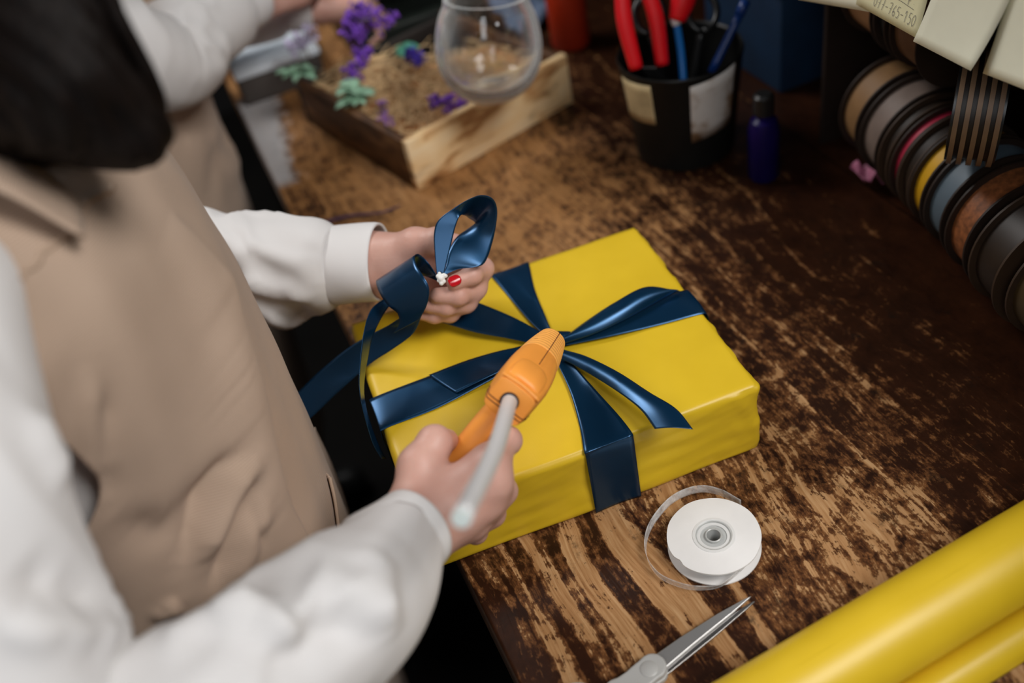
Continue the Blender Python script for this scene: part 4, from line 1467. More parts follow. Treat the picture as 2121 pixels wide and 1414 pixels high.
def hand_prims(wrist, elbow, mcps, fingers, thumb, back_n, cut_len, ws=1.0):
    """palm + five fingers + forearm stub; back_n points out of the back of the hand"""
    wrist, elbow = np.asarray(wrist), np.asarray(elbow)
    fd = elbow - wrist; fd /= np.linalg.norm(fd)
    L = [('c', wrist, wrist + fd * cut_len, .0235 * ws, .031, .004)]
    bn = np.asarray(back_n); bn = bn / np.linalg.norm(bn)
    sidev = np.cross(fd, bn); sidev /= np.linalg.norm(sidev)
    # the wrist is broader than it is deep
    L.append(('c', wrist + sidev * .009 * ws, wrist + sidev * .009 * ws + fd * .03, .0185 * ws, .021, .012))
    L.append(('c', wrist - sidev * .009 * ws, wrist - sidev * .009 * ws + fd * .03, .0185 * ws, .021, .012))
    for i, m_ in enumerate(mcps):
        w0 = wrist + (mcps[i] - mcps[1]) * .35 - bn * .004
        L.append(('c', w0, m_ - bn * .003, .0165, .0112 if i else .0118, .012))
    pc_ = (wrist * .4 + (mcps[1] + mcps[2]) / 2 * .6) - bn * .010
    L.append(('c', wrist * .7 + mcps[0] * .3 - bn * .010, mcps[0] - bn * .010, .014, .011, .010))
    L.append(('c', wrist * .7 + mcps[3] * .3 - bn * .010, mcps[3] - bn * .009, .015, .011, .010))
    L.append(('e', pc_, (.020, .020, .020), .012))
    L.append(('c', thumb[0], thumb[1], .0165, .0135, .014))
    L.append(('c', thumb[1], thumb[2], .0128, .0112, .008))
    L.append(('c', thumb[2], thumb[3], .0110, .0082, .003))
    L.append(('e', thumb[2], (.0118,) * 3, .004))
    for i, (fj, m_) in enumerate(zip(fingers, mcps)):
        s = (1.0, 1.03, .97, .86)[i]
        L.append(('e', m_ + bn * .001, (.0098 * s,) * 3, .008))              # knuckle
        L += finger([m_] + list(fj), [.0098 * s, .0090 * s, .0080 * s, .0066 * s])
    return L


def body_prims(j):
    """coarse standing body from joints"""
    L = []
    hip = j['hip']; ch = j['chest']; nk = j['neck']; hd = j['head']
    f = j['front']; s = j['side']                          # unit vectors: facing, towards the right-hand side
    up = np.array([0, 0, 1.0])
    ctr = lambda t: hip * (1 - t) + ch * t
    R = np.stack([f, s, up], 1)
    for t, (a, b) in ((0, (.105, .150)), (.25, (.098, .140)), (.5, (.090, .122)), (.75, (.094, .130)), (1.0, (.088, .135))):
        L.append(('e', ctr(t), (a, b, .10), .05, R))
    for sg in (1, -1):
        L.append(('e', ch + f * .052 + s * .062 * sg - up * .045, (.036, .048, .05), .03, R))
        sho = j['shR'] if sg > 0 else j['shL']
        L.append(('c', nk - up * .05, sho, .050, .044, .05))
    L.append(('c', nk - up * .06, nk * .35 + hd * .65 - f * .02, .052, .048, .03))
    # head: cranium, jaw, nose, brow, lips, ears
    hu = j['hup']; hf = j['hfront']; hs = np.cross(hf, hu)
    RH = np.stack([hf, hs, hu], 1)
    L.append(('e', hd + hu * .02 - hf * .010, (.095, .074, .088), .02, RH))
    L.append(('e', hd - hu * .045 + hf * .030, (.062, .056, .062), .035, RH))
    L.append(('e', hd - hu * .088 + hf * .058, (.022, .024, .018), .025, RH))
    L.append(('c', hd + hu * .010 + hf * .083, hd - hu * .030 + hf * .104, .0065, .0105, .010))
    for sg in (1, -1):
        L.append(('c', hd - hu * .032 + hf * .092 + hs * .009 * sg, hd - hu * .031 + hf * .094, .007, .006, .004))
        L.append(('c', hd + hu * .022 + hf * .079 + hs * .012 * sg, hd + hu * .018 + hf * .068 + hs * .046 * sg, .008, .007, .012))
        L.append(('e', hd + hu * .004 + hf * .073 + hs * .032 * sg, (.012, .015, .010), -.010, RH))     # eye socket
        L.append(('e', hd + hu * .004 + hf * .066 + hs * .032 * sg, (.0125, .0125, .0115), .003, RH))
        L.append(('e', hd - hu * .018 + hf * .062 + hs * .042 * sg, (.022, .020, .022), .02, RH))        # cheek
        L.append(('e', hd - hu * .010 - hf * .005 + hs * .076 * sg, (.018, .007, .030), .006, RH))        # ear
    L.append(('c', hd - hu * .055 + hf * .089 + hs * .018, hd - hu * .055 + hf * .089 - hs * .018, .0055, .0055, .008))
    L.append(('c', hd - hu * .064 + hf * .086 + hs * .014, hd - hu * .064 + hf * .086 - hs * .014, .006, .006, .007))
    for sg, sho, elb, wr in ((1, j['shR'], j['elR'], j['wrR']), (-1, j['shL'], j['elL'], j['wrL'])):
        L.append(('c', sho, elb, .040, .032, .03))
        L.append(('c', elb, elb * .45 + wr * .55, .033, .029, .02))
        hj = hip + s * .085 * sg - up * .06
        kn = np.array([hip[0] + f[0] * .02, hip[1] + f[1] * .02, 0]) + s * .095 * sg; kn[2] = FLOOR + .47
        an = np.array([hip[0] - f[0] * .02, hip[1] - f[1] * .02, 0]) + s * .10 * sg; an[2] = FLOOR + .085
        L.append(('c', hj, kn, .082, .054, .05))
        L.append(('c', kn, an, .053, .036, .03))
        L.append(('c', an - f * .02 - up * .045, an + f * .13 - up * .055, .032, .024, .03))
    return L


def trim_and_join(body_vf, hands):
    """bodies and finer hands are cut across the forearm and bridged into one surface.
    hands: list of ((V, F), plane point, plane normal towards the hand)"""
    bm = bmesh.new()

    def add(V, F):
        b0 = len(bm.verts)
        vs_ = [bm.verts.new(v) for v in V]
        for f in F:
            bm.faces.new([vs_[i] for i in f])
        bm.verts.ensure_lookup_table()
        return vs_
    bvs = add(*body_vf)
    for (V, F), pp, pn in hands:
        pp = Vector(pp); pn = Vector(pn).normalized()
        hvs = add(V, F)
        near = [v for v in bvs if v.is_valid and (v.co - pp).length < .075]
        loops = []
        for vs_, clear_out in ((near, True), (hvs, False)):
            vset = set(v for v in vs_ if v.is_valid)
            es = [e for e in bm.edges if e.verts[0] in vset and e.verts[1] in vset]
            fs = [f for f in bm.faces if all(v in vset for v in f.verts)]
            r = bmesh.ops.bisect_plane(bm, geom=list(vset) + es + fs, plane_co=pp, plane_no=pn, clear_outer=clear_out, clear_inner=not clear_out)
            loops.append([e for e in r['geom_cut'] if isinstance(e, bmesh.types.BMEdge)])
        ed = [e for L in loops for e in L if e.is_valid and len(e.link_faces) == 1]
        try:
            bmesh.ops.bridge_loops(bm, edges=ed)
        except Exception as ex:
            print('bridge failed', ex)
    bmesh.ops.recalc_face_normals(bm, faces=bm.faces)
    return bm


def nail(tip, dip, nrm, parent, r=.0078, mat=None, wid=.0052, L=.0115):
    """curved varnished nail lying on the back of a finger tip"""
    tip, dip, nrm = np.asarray(tip), np.asarray(dip), np.asarray(nrm)
    d = tip - dip; d /= np.linalg.norm(d)
    nrm = nrm - d * (nrm @ d); nrm /= np.linalg.norm(nrm)
    sd = np.cross(d, nrm)
    V = []
    for i in range(11):
        t = i / 10
        w_ = wid * (1 - .9 * abs(2 * t - 1) ** 3.2) ** .5
        for j in range(9):
            q = 2 * j / 8 - 1
            ang = q * w_ / r
            V.append(tip + d * (L * (t - .42)) + nrm * (r * math.cos(ang) - .0012 * t * t + .0002) + sd * r * math.sin(ang))
    o = mesh('nail', V, grid_faces(11, 9), mat or NAIL, parent)
    solidify(o, .0007, 1)
    return o


def snap(V, p, tol=.007):
    """drop a measured point onto the nearest part of a surface along the line of sight"""
    d = np.asarray(p, float) - CAM; d /= np.linalg.norm(d)
    q = V - CAM; t = q @ d
    e = np.linalg.norm(q - t[:, None] * d, axis=1)
    ok = np.where(e < tol)[0]
    if len(ok) == 0: return V[e.argmin()]
    return V[ok[t[ok].argmin()]]


def creases(V, N, lines):
    """push a surface out (or in) along measured fold lines: (polyline, height, width)"""
    out = np.zeros(len(V))
    for pl, amp, w in lines:
        pl = cr(np.array([snap(V, p) for p in cr(np.asarray(pl, float), 9)]), 60)
        lo, hi = pl.min(0) - 3 * w, pl.max(0) + 3 * w
        sel = np.where(((V > lo) & (V < hi)).all(1))[0]
        if len(sel) == 0: continue
        d2 = ((V[sel][:, None, :] - pl[None, :, :]) ** 2).sum(2)
        k = d2.argmin(1); d = np.sqrt(d2[np.arange(len(sel)), k])
        tp = np.clip(np.minimum(k, 59 - k) / 14.0, 0, 1)
        out[sel] += amp * np.exp(-(d / w) ** 2) * (.15 + .85 * tp)
    return V + N * out[:, None]


def vert_normals(V, F):
    F = np.asarray(F)
    n_ = np.cross(V[F[:, 1]] - V[F[:, 0]], V[F[:, 2]] - V[F[:, 0]]) + np.cross(V[F[:, 2]] - V[F[:, 0]], V[F[:, 3]] - V[F[:, 0]])
    N = np.zeros_like(V)
    for k in range(4): np.add.at(N, F[:, k], n_)
    return N / (np.linalg.norm(N, axis=1)[:, None] + 1e-12)


def sleeve(name, pts, rad, mat, parent, nu=150, nv=72, folds=(), seed=1, amp=.004, fr=(0, 1), squash=None, lines=(), thick=.0012):
    """cloth tube: pts path, rad radii at the points; folds: (u0, width, amp, freq u, freq v) wrinkle packs"""
    P = np.hstack([np.asarray(pts, float), np.asarray(rad, float)[:, None]])
    Q = cr(P, nu)
    c, r = Q[:, :3], Q[:, 3]
    T, N, Bn = frames(c)
    u = np.linspace(0, 1, nu)[:, None]; a = np.linspace(0, 2 * PI, nv, endpoint=False)[None, :]
    R = np.repeat(r[:, None], nv, 1)
    ca_, sa_ = np.cos(a) * np.ones_like(u), np.sin(a) * np.ones_like(u)
    for q, (u0, w, am, ku, kv, ph) in enumerate(folds):
        env = np.exp(-((u - u0) / w) ** 2)
        pp = np.stack([ca_ * kv, sa_ * kv, (u * ku + .8 * np.sin(a + ph)) * np.ones_like(a)], 2).reshape(-1, 3)
        n1 = vnoise(pp, seed * 10 + q, 2).reshape(nu, nv)
        R = R + am * env * ((1 - np.minimum(np.abs(n1) * 1.6, 1)) ** 2 * 1.6 - .5)
    pts3 = np.stack([ca_, sa_, u * 6 * np.ones_like(a)], 2).reshape(-1, 3)
    R = R + amp * vnoise(pts3 * 1.6, seed, 3).reshape(nu, nv)
    dirs = np.cos(a)[..., None] * N[:, None, :] + np.sin(a)[..., None] * Bn[:, None, :]
    if squash is not None:                                  # flatten along a world direction
        sv = np.asarray(squash[0], float); sv /= np.linalg.norm(sv)
        dirs = dirs - sv * (dirs @ sv)[..., None] * (1 - squash[1])
    V = (c[:, None, :] + dirs * R[..., None]).reshape(-1, 3)
    F = grid_faces(nu, nv, True)
    if lines:
        Nn = vert_normals(V, F)
        cen = np.repeat(c, nv, 0)
        sg = np.sign(((V - cen) * Nn).sum(1))[:, None]
        V = creases(V, Nn * sg, lines)
    return V, F, c, T


def torso_rings(rows, off, nphi, phi0, phi1, cy):
    """rows: (z, front x, half depth, half width); returns grid of points"""
    rows = np.asarray(rows, float)
    V = []
    ph = np.linspace(phi0, phi1, nphi)
    for z, fx, a, b in rows:
        cx = fx - a
        x = cx + (a + off) * np.sign(np.cos(ph)) * np.abs(np.cos(ph)) ** .95
        y = cy + (b + off) * np.sin(ph)
        V.append(np.stack([x, y, np.full(nphi, z)], 1))
    return np.array(V)


# ---- the woman with the glue gun ---------------------------------------------------------------
WC = .62
wj = dict(hip=np.array([-.205, WC, -.04]), chest=np.array([-.205, WC, .29]), neck=np.array([-.20, .60, .455]), head=np.array([-.160, .545, .595]),
          shR=np.array([-.225, .475, .375]), shL=np.array([-.225, .765, .375]), elR=pd(150, 1630, .483), elL=np.array([-.170, .865, .125]),
          wrR=pd(868, 1096, .645), wrL=pd(775, 545, .89), front=np.array([1.0, 0, 0]), side=np.array([0, -1.0, 0]))
hf = np.array([.62, -.10, -.78]); hf /= np.linalg.norm(hf)
hu = np.array([.70, -.10, .70]); hu -= hf * (hu @ hf); hu /= np.linalg.norm(hu)
wj['hfront'], wj['hup'] = hf, hu
woman = empty('person', (-.205, WC, FLOOR), 'person in white shirt and tan apron holding the orange glue gun and the blue bow', 'person')

# right hand round the grip
rw = wj['wrR']
mR = [pd(1014, 964, .654), pd(1020, 1000, .655), pd(1006, 1037, .662), pd(975, 1080, .672)]
fR = [[pd(1052, 912, .680), pd(1030, 892, .710), pd(1000, 893, .722)],
      [pd(1042, 1016, .690), pd(1012, 985, .722), pd(978, 962, .730)],
      [pd(1019, 1064, .698), pd(988, 1040, .728), pd(956, 1010, .735)],
      [pd(985, 1102, .706), pd(956, 1076, .730), pd(930, 1050, .735)]]
tR = [pd(862, 1035, .655), pd(868, 965, .660), pd(900, 917, .668), pd(926, 912, .695)]
bR = -ray(960, 1000) + .35 * AX[0]
hpR = hand_prims(rw, wj['elR'], mR, fR, tR, bR, .12, .86)
# left hand holding the bow, palm to the camera
lw = wj['wrL']
mL = [pd(950, 532, .880), pd(948, 562, .886), pd(935, 592, .890), pd(915, 617, .892)]
fL = [[pd(1000, 556, .858), pd(978, 570, .838), pd(940, 585, .832)],
      [pd(985, 596, .858), pd(950, 612, .842), pd(905, 612, .840)],
      [pd(965, 626, .862), pd(925, 634, .850), pd(885, 632, .848)],
      [pd(932, 648, .868), pd(900, 652, .860), pd(872, 650, .858)]]
tL = [pd(815, 525, .875), pd(860, 505, .862), pd(905, 500, .852), pd(948, 505, .845)]
bL = ray(860, 540) + .25 * AX[1]
hpL = hand_prims(lw, wj['elL'], mL, fL, tL, bL, .12)
hands = []
for hp_, wr, el in ((hpR, rw, wj['elR']), (hpL, lw, wj['elL'])):
    lo, hi = bbox(hp_, .006)
    V, F = surf_nets(lambda P: field(hp_, P), lo, hi, .0019)
    d = wr - el; d /= np.linalg.norm(d)
    hands.append(((V, F), wr - d * .09, d))
bp_ = body_prims(wj)
lo, hi = bbox(bp_, .01); lo[2] = FLOOR - .004
V, F = surf_nets(lambda P: np.maximum(field(bp_, P), FLOOR + .001 - P[:, 2]), lo, hi, .0085)
bmw = trim_and_join((V, F), hands)
body = bmobj('body', bmw, SKIN, woman)
md = body.modifiers.new('relax', 'SMOOTH'); md.factor = .5; md.iterations = 2

nail(fL[0][2], fL[0][1], -ray(935, 585) + .2 * AX[1], woman, .0070, wid=.0046, L=.0108)
nail(fR[1][0] * .55 + fR[1][1] * .45, fR[1][0], AX[0] + .3 * AX[1], woman, .0085, Mat('pale_nail', (.72, .52, .46), .3).m, .0045, .010)
nail(tR[3], tR[2], -gu * .3 - gr, woman, .0085)

# shirt: body of the shirt, two sleeves, cuffs, collar
rows = [(-.16, -.105, .125, .175), (-.05, -.090, .122, .176), (.05, -.083, .118, .172), (.15, -.080, .118, .168), (.24, -.080, .118, .172), (.31, -.086, .116, .182), (.355, -.100, .108, .188), (.39, -.120, .092, .175), (.425, -.145, .068, .120), (.45, -.152, .052, .065), (.475, -.150, .048, .055)]
g = torso_rings(rows, -.006, 96, 0, 2 * PI * 95 / 96, WC)
gn = np.stack([crs(g[:, j, :], 70) for j in range(96)], 1)
sv, sf = gn.reshape(-1, 3), grid_faces(70, 96, True)
sv = sv + .0030 * vnoise(sv * np.array([50, 50, 22]), 12)[:, None] * vert_normals(sv, sf)
allV, allF = [sv], [np.array(sf)]


def add_sleeve(V, F):
    b0 = sum(len(v) for v in allV)
    allV.append(V); allF.append(np.array(F) + b0)


# right sleeve: shoulder, elbow low by the frame corner, forearm up to the cuff
cuR = pd(862, 1092, .632); axR = wj['wrR'] - wj['elR']; axR /= np.linalg.norm(axR)
elb = wj['elR']
rpts = [(-.190, .530, .376), (-.208, .490, .370), pd(-165, 650, .475), pd(-150, 800, .460), pd(-110, 1000, .452), pd(-40, 1220, .460), pd(50, 1520, .472), pd(140, 1625, .480), pd(290, 1570, .491), pd(500, 1428, .515), pd(685, 1282, .550), pd(775, 1200, .588), cuR - axR * .012]
rrad = [.054, .052, .050, .050, .050, .050, .052, .053, .052, .046, .043, .037, .0265]
fl = [([pd(475, 1235, .555), pd(560, 1262, .53), pd(640, 1290, .525)], 0.0102, .010), ([pd(330, 1330, .52), pd(420, 1270, .53), pd(540, 1220, .54)], 0.0085, .012),
      ([pd(690, 1180, .565), pd(760, 1230, .56), pd(815, 1300, .57)], 0.0085, .010), ([pd(780, 1110, .585), pd(800, 1200, .58), pd(835, 1330, .59)], 0.0068, .010),
      ([pd(560, 1400, .49), pd(680, 1320, .52), pd(790, 1290, .55)], -0.0068, .010), ([pd(60, 1180, .45), pd(150, 1230, .46), pd(240, 1262, .47)], -0.0068, .010),
      ([pd(20, 1310, .42), pd(140, 1300, .44), pd(270, 1300, .47)], 0.0085, .010), ([pd(80, 820, .44), pd(120, 900, .45), pd(165, 1010, .48)], 0.0068, .008)]
V, F, cR, TR = sleeve('s', rpts, rrad, SHIRT, None, 190, 88, [(.55, .16, .0055, 12, 1.2, .4), (.80, .10, .0035, 16, 1.6, 1.2), (.25, .2, .0035, 8, 1.2, 2.)], 3, .0016, lines=fl)
add_sleeve(V, F)
cuL = pd(788, 543, .889); axL = wj['wrL'] - wj['elL']; axL /= np.linalg.norm(axL)
lpts = [(-.185, .715, .395), (-.212, .765, .370), (-.212, .815, .28), (-.190, .858, .185), (-.155, .862, .135), (-.095, .825, .125), (-.040, .790, .124), cuL - axL * .058, cuL - axL * .040]
lrad = [.062, .056, .052, .052, .053, .052, .050, .043, .033]
fl = [([pd(470, 500, .87), pd(560, 530, .865), pd(650, 590, .86)], .004, .009), ([pd(490, 600, .86), pd(570, 605, .85), pd(640, 640, .85)], .006, .009), ([pd(580, 640, .86), pd(620, 655, .855), pd(640, 690, .865)], -.007, .008),
      ([pd(630, 490, .87), pd(660, 540, .86), pd(665, 600, .86)], -.003, .008), ([pd(420, 470, .90), pd(500, 530, .88), pd(520, 640, .87)], .003, .010), ([pd(540, 660, .86), pd(600, 690, .87), pd(645, 692, .87)], .005, .007)]
V, F, cL, TL = sleeve('s', lpts, lrad, SHIRT, None, 170, 80, [(.70, .16, .0055, 11, 1.2, 2.0), (.88, .07, .0035, 16, 1.6, 1.0)], 5, .0016, lines=fl)
add_sleeve(V, F)
shirt = mesh('shirt', np.vstack(allV), np.vstack(allF), SHIRT, woman)
solidify(shirt, .0014, 0)


def cuff(name, end, ax, L, r, parent, sq, up, n=26, m_=60, seed=2, flare=1.0, tilt=None):
    ax = ax / np.linalg.norm(ax)
    up = up - ax * (up @ ax); up /= np.linalg.norm(up); sd = np.cross(ax, up)
    V = []
    for i in range(n):
        t = i / (n - 1)
        for j in range(m_):
            a = 2 * PI * j / m_
            rr = r * (1 + (flare - 1) * t) + .0007 * math.sin(3 * a + seed + 4 * t) + .0012 * (math.exp(-((t - .0) / .08) ** 2) * -2 - .6 * math.exp(-((t - 1) / .05) ** 2))
            off = 0 if tilt is None else tilt * math.sin(a)
            V.append(end - ax * L * (1 - t) + ax * off * t + rr * (sd * math.cos(a) + up * math.sin(a) * sq))
    o = mesh(name, V, grid_faces(n, m_, True), SHIRT, parent)
    solidify(o, .0022, 0)
    return o


cuff('cuff', cuR + axR * .003, axR, .045, .0300, woman, .90, np.array([0, 0, 1.0]), seed=1, flare=.93)
cuff('cuff', cuL, axL, .050, .0360, woman, .86, np.array([0, -.5, 1.0]), seed=3, flare=.98)
col = crs(np.array([(-.205, WC + .05 * 0, .0)]), 2) if False else None
cp = [np.array([-.198 + .056 * math.cos(t), .61 + .060 * math.sin(t), .445 + .018 * math.cos(t) * -1]) for t in np.linspace(.35, 2 * PI - .35, 40)]
strip('collar', cp, [p + np.array([.0, .0, .034]) + (p - np.array([-.198, .61, p[2]])) * .08 for p in cp], SHIRT, woman, n=40, w=6, thick=.002, per_span=False)

# apron: bib and skirt wrapped round the front, with a fold, a pocket and straps
arow = [(-.52, -.100, .150, .205), (-.35, -.092, .140, .200), (-.20, -.082, .132, .190), (-.08, -.075, .127, .180), (.02, -.071, .124, .176), (.12, -.070, .124, .174), (.17, -.0705, .124, .175), (.20, -.071, .124, .176), (.235, -.072, .123, .179), (.27, -.074, .122, .182), (.32, -.080, .118, .188), (.36, -.092, .108, .190), (.392, -.110, .096, .178), (.415, -.130, .082, .152), (.438, -.148, .068, .120), (.456, -.156, .055, .080)]
NP, NZ = 230, 260
g = np.concatenate([torso_rings([q], .004, NP, -1.42 - .48 * (min(1, max(0, (.27 - q[0]) / .09)) + min(1, max(0, (q[0] - .37) / .03))), 1.42, WC) for q in arow])
gn = np.stack([crs(g[:, j, :], NZ) for j in range(NP)], 1)
av, af = gn.reshape(-1, 3), grid_faces(NZ, NP)
an = vert_normals(av, af)
if (an[:, 0].mean()) < 0: an = -an
alines = [([pd(548, 958, .685), pd(505, 1010, .68), pd(470, 1080, .68), pd(435, 1180, .675)], .010, .009),
          ([pd(535, 935, .68), pd(480, 985, .675), pd(440, 1060, .67), pd(390, 1180, .665)], -.007, .009),
          ([pd(560, 1000, .70), pd(525, 1040, .70), pd(500, 1120, .70), pd(455, 1240, .69)], -.006, .008),
          ([pd(575, 1040, .71), pd(545, 1090, .71), pd(520, 1160, .71), pd(500, 1230, .70)], .006, .009),
          ([pd(240, 1090, .63), pd(330, 1120, .64), pd(420, 1060, .66), pd(500, 980, .67)], -.006, .014),
          ([pd(215, 760, .57), pd(222, 900, .59), pd(216, 1040, .61)], .006, .008),
          ([pd(236, 800, .58), pd(240, 920, .60), pd(230, 1060, .62)], -.005, .007),
          ([pd(545, 1010, .72), pd(540, 1080, .73), pd(560, 1150, .75)], -.003, .004),
          ([pd(345, 1290, .67), pd(360, 1270, .67), pd(372, 1265, .67)], .006, .006)]
# the long fold where the near panel of the apron stands out over the front: steep on the far side
rid = np.array([snap(av, p) for p in cr(np.array([pd(470, 590, .60), pd(482, 630, .615), pd(502, 700, .635), pd(522, 775, .65), pd(545, 880, .67), pd(557, 955, .69), pd(588, 1045, .715), pd(640, 1150, .76), pd(690, 1260, .80)]), 60)])
rz_o = np.argsort(rid[:, 2])
rphi = np.arctan2((rid[:, 1] - WC), (rid[:, 0] + .2))
ap = np.interp(av[:, 2], rid[rz_o, 2], rphi[rz_o])
vp = np.arctan2(av[:, 1] - WC, av[:, 0] + .2)
sd_ = (vp - ap) * .15
amp_ = .013 * np.clip((.345 - av[:, 2]) / .05, 0, 1)
av = av + an * (amp_ * np.where(sd_ < 0, np.exp(-(sd_ / .030) ** 2), np.exp(-(sd_ / .0065) ** 2)))[:, None]
av = creases(av, an, alines)
av = av + an * (.0022 * vnoise(av * np.array([38, 38, 20]), 21) * np.clip((.42 - av[:, 2]) / .05, 0, 1))[:, None]
apron = mesh('apron', av, af, TWILL, woman)
solidify(apron, .0012, 1)
# hem seam along the bib's top and the shoulder straps
hem = [pd(-40, 640, .462), pd(10, 602, .478), pd(60, 552, .505), pd(120, 490, .535), pd(190, 420, .575), pd(250, 370, .61)]


def on_apron(p, lift=.001):
    d = ((av - p) ** 2).sum(1); k = np.argsort(d)[:6]
    w_ = 1 / (np.sqrt(d[k]) + 1e-4); w_ /= w_.sum()
    return (av[k] * w_[:, None]).sum(0) + (an[k] * w_[:, None]).sum(0) * lift


tube('bib_hem', [on_apron(snap(av, p), .0012) for p in cr(np.array(hem), 26)], .0017, HEM, woman, m_=8)
for ys, ye, sw in ((.478, .545, .036), (.76, .675, .022)):
    m_ = 1 if ys < WC else -1
    c_ = [np.array([-.124, ys + .010 * m_, .392]), np.array([-.152, ys + .026 * m_, .434]), np.array([-.195, ys + .042 * m_, .464]), np.array([-.245, ye, .458]), np.array([-.296, ye, .40]), np.array([-.326, ye, .28])]
    sdv = np.array([0, sw, 0])
    wf = (.5, .85, 1, 1, 1, 1)
    strip('strap', [p - sdv * f_ for p, f_ in zip(c_, wf)], [p + sdv * f_ for p, f_ in zip(c_, wf)], TWILL, woman, n=40, w=7, thick=.002)
# pocket standing off the skirt
pk = [on_apron(p, .004) for p in (pd(668, 990, .79), pd(660, 1040, .79), pd(650, 1100, .79), pd(640, 1170, .79))]
pk2 = [on_apron(np.array([-.066, .66, z]), .006) for z in (.04, .0, -.05, -.11)]
pko = strip('pocket', pk, pk2, TWILL, woman, n=40, w=17, bulge=.007, thick=.0016)
tube('pocket_hem', [p + np.array([.0, -.001, .0]) for p in cr(np.array(pk), 24)], .0014, HEM, woman, m_=8)

# trousers and shoes
trp = []
for sg in (1, -1):
    h_ = wj['hip'] + wj['side'] * .085 * sg; kn = np.array([-.185, WC - .095 * sg, FLOOR + .47]); an_ = np.array([-.225, WC - .10 * sg, FLOOR + .10])
    trp += [('c', h_ + np.array([0, 0, -.06]), kn, .092, .066, .05), ('c', kn, an_, .065, .052, .03)]
trp += [('e', wj['hip'] + np.array([0, 0, -.02]), (.112, .160, .10), .05)]
lo, hi = bbox(trp, .01)
V, F = surf_nets(lambda P: field(trp, P), lo, hi, .011)
mesh('trousers', V, F, TROUSER, woman)
for sg in (1, -1):
    a_ = np.array([-.225, WC - .10 * sg, FLOOR + .040])
    sp_ = [('c', a_ + np.array([-.02, 0, 0]), a_ + np.array([.13, 0, -.006]), .039, .033, .03), ('c', a_ + np.array([0, 0, .05]), a_, .040, .042, .03)]
    V, F = surf_nets(lambda P: np.maximum(field(sp_, P), FLOOR + .0005 - P[:, 2]), a_ - [.09, .06, .045], a_ + [.2, .06, .12], .006)
    mesh('shoe', V, F, SHOE, woman)

# hair: chin-length, falling forward past the face
hd = wj['head']
RH = np.stack([hf, np.cross(hf, hu), hu], 1)
hb = [('e', hd + hu * .026 - hf * .018, (.110, .093, .102), .02, RH)]
dn = np.array([.04, -.03, -1.0])
for k, (px, py, d0, d1, r0, r1, bx, by) in enumerate((
        (285, 276, .46, .50, .018, .012, 40, -30), (262, 290, .47, .51, .028, .014, 20, -60), (210, 282, .48, .52, .034, .016, 60, -60),
        (150, 250, .49, .53, .036, .020, 20, -60), (90, 236, .50, .54, .036, .022, -20, -60), (30, 236, .50, .54, .036, .024, -80, -40), (-40, 240, .50, .54, .036, .026, -130, -40),
        (125, 110, .46, .48, .026, .020, 60, -120), (165, 160, .46, .48, .030, .022, 50, -100), (120, 180, .47, .50, .034, .034, 20, -100), (20, 180, .48, .52, .036, .036, -60, -120), (303, 278, .47, .50, .009, .009, 262, 200))):
    hb.append(('c', pd(bx, by, d0), pd(px, py, d1 - .02), r0, r1, .014))
lo, hi = bbox(hb, .008)
V, F = surf_nets(lambda P: field(hb, P), lo, hi, .0042)
# strand relief that runs down the hair
ang = np.arctan2(V[:, 1] - hd[1], V[:, 0] - hd[0])
V = V + vert_normals(V, F) * (.0016 * np.sin(ang * 60 + 5 * V[:, 2] * 10) + .001 * np.sin(ang * 133 + V[:, 2] * 40))[:, None]
hair = mesh('hair', V, F, HAIR, woman)
md = hair.modifiers.new('relax', 'SMOOTH'); md.factor = .5; md.iterations = 2
lk = [pd(190, -90, .445), pd(230, 0, .45), pd(257, 55, .455), pd(284, 105, .462), pd(311, 158, .47), pd(331, 205, .48), pd(338, 245, .49)]
tube('hair_lock', lk, [.010, .0044, .0038, .0037, .0036, .0030, .0022], HAIR, woman, n=40, m_=14)
for k in range(26):
    t0 = rng.uniform(0, 1); px = 20 + 300 * t0
    p0 = pd(px * .8 - 60, 100, .50); p1 = pd(px - 10 + rng.uniform(-6, 10), 270 + px * .13 + rng.uniform(0, 30), .515)
    tube('hair_strand', [p0, p0 * .5 + p1 * .5 + AX[0] * .004, p1], [.003, .0024, .0006], HAIR, woman, n=14, m_=6)

# ---- the second person further along the bench ---------------------------------------------------
PY, PX = 1.33, .030                                                       # where the second person stands
SX = -.225 + PX
m2 = empty('person', (-.205 + PX, PY, FLOOR), 'person in white shirt and tan apron working at the crate, head out of view', 'person')
pj = dict(hip=np.array([-.205 + PX, PY, -.04]), chest=np.array([-.215 + PX, PY, .30]), neck=np.array([-.20 + PX, PY, .47]), head=np.array([-.15 + PX, PY, .62]),
          shR=np.array([SX, PY - .16, .40]), shL=np.array([SX, PY + .16, .40]), elR=pd(303, 128, 1.13), elL=np.array([-.09, PY + .10, .15]),
          wrR=pd(515, 0, 1.26), wrL=pd(632, 14, 1.42), front=np.array([1.0, 0, 0]), side=np.array([0, -1.0, 0]))
hf2 = np.array([.85, 0, -.5]); hf2 /= np.linalg.norm(hf2)
hu2 = np.array([.5, 0, .85]); hu2 -= hf2 * (hu2 @ hf2); hu2 /= np.linalg.norm(hu2)
pj['hfront'], pj['hup'] = hf2, hu2


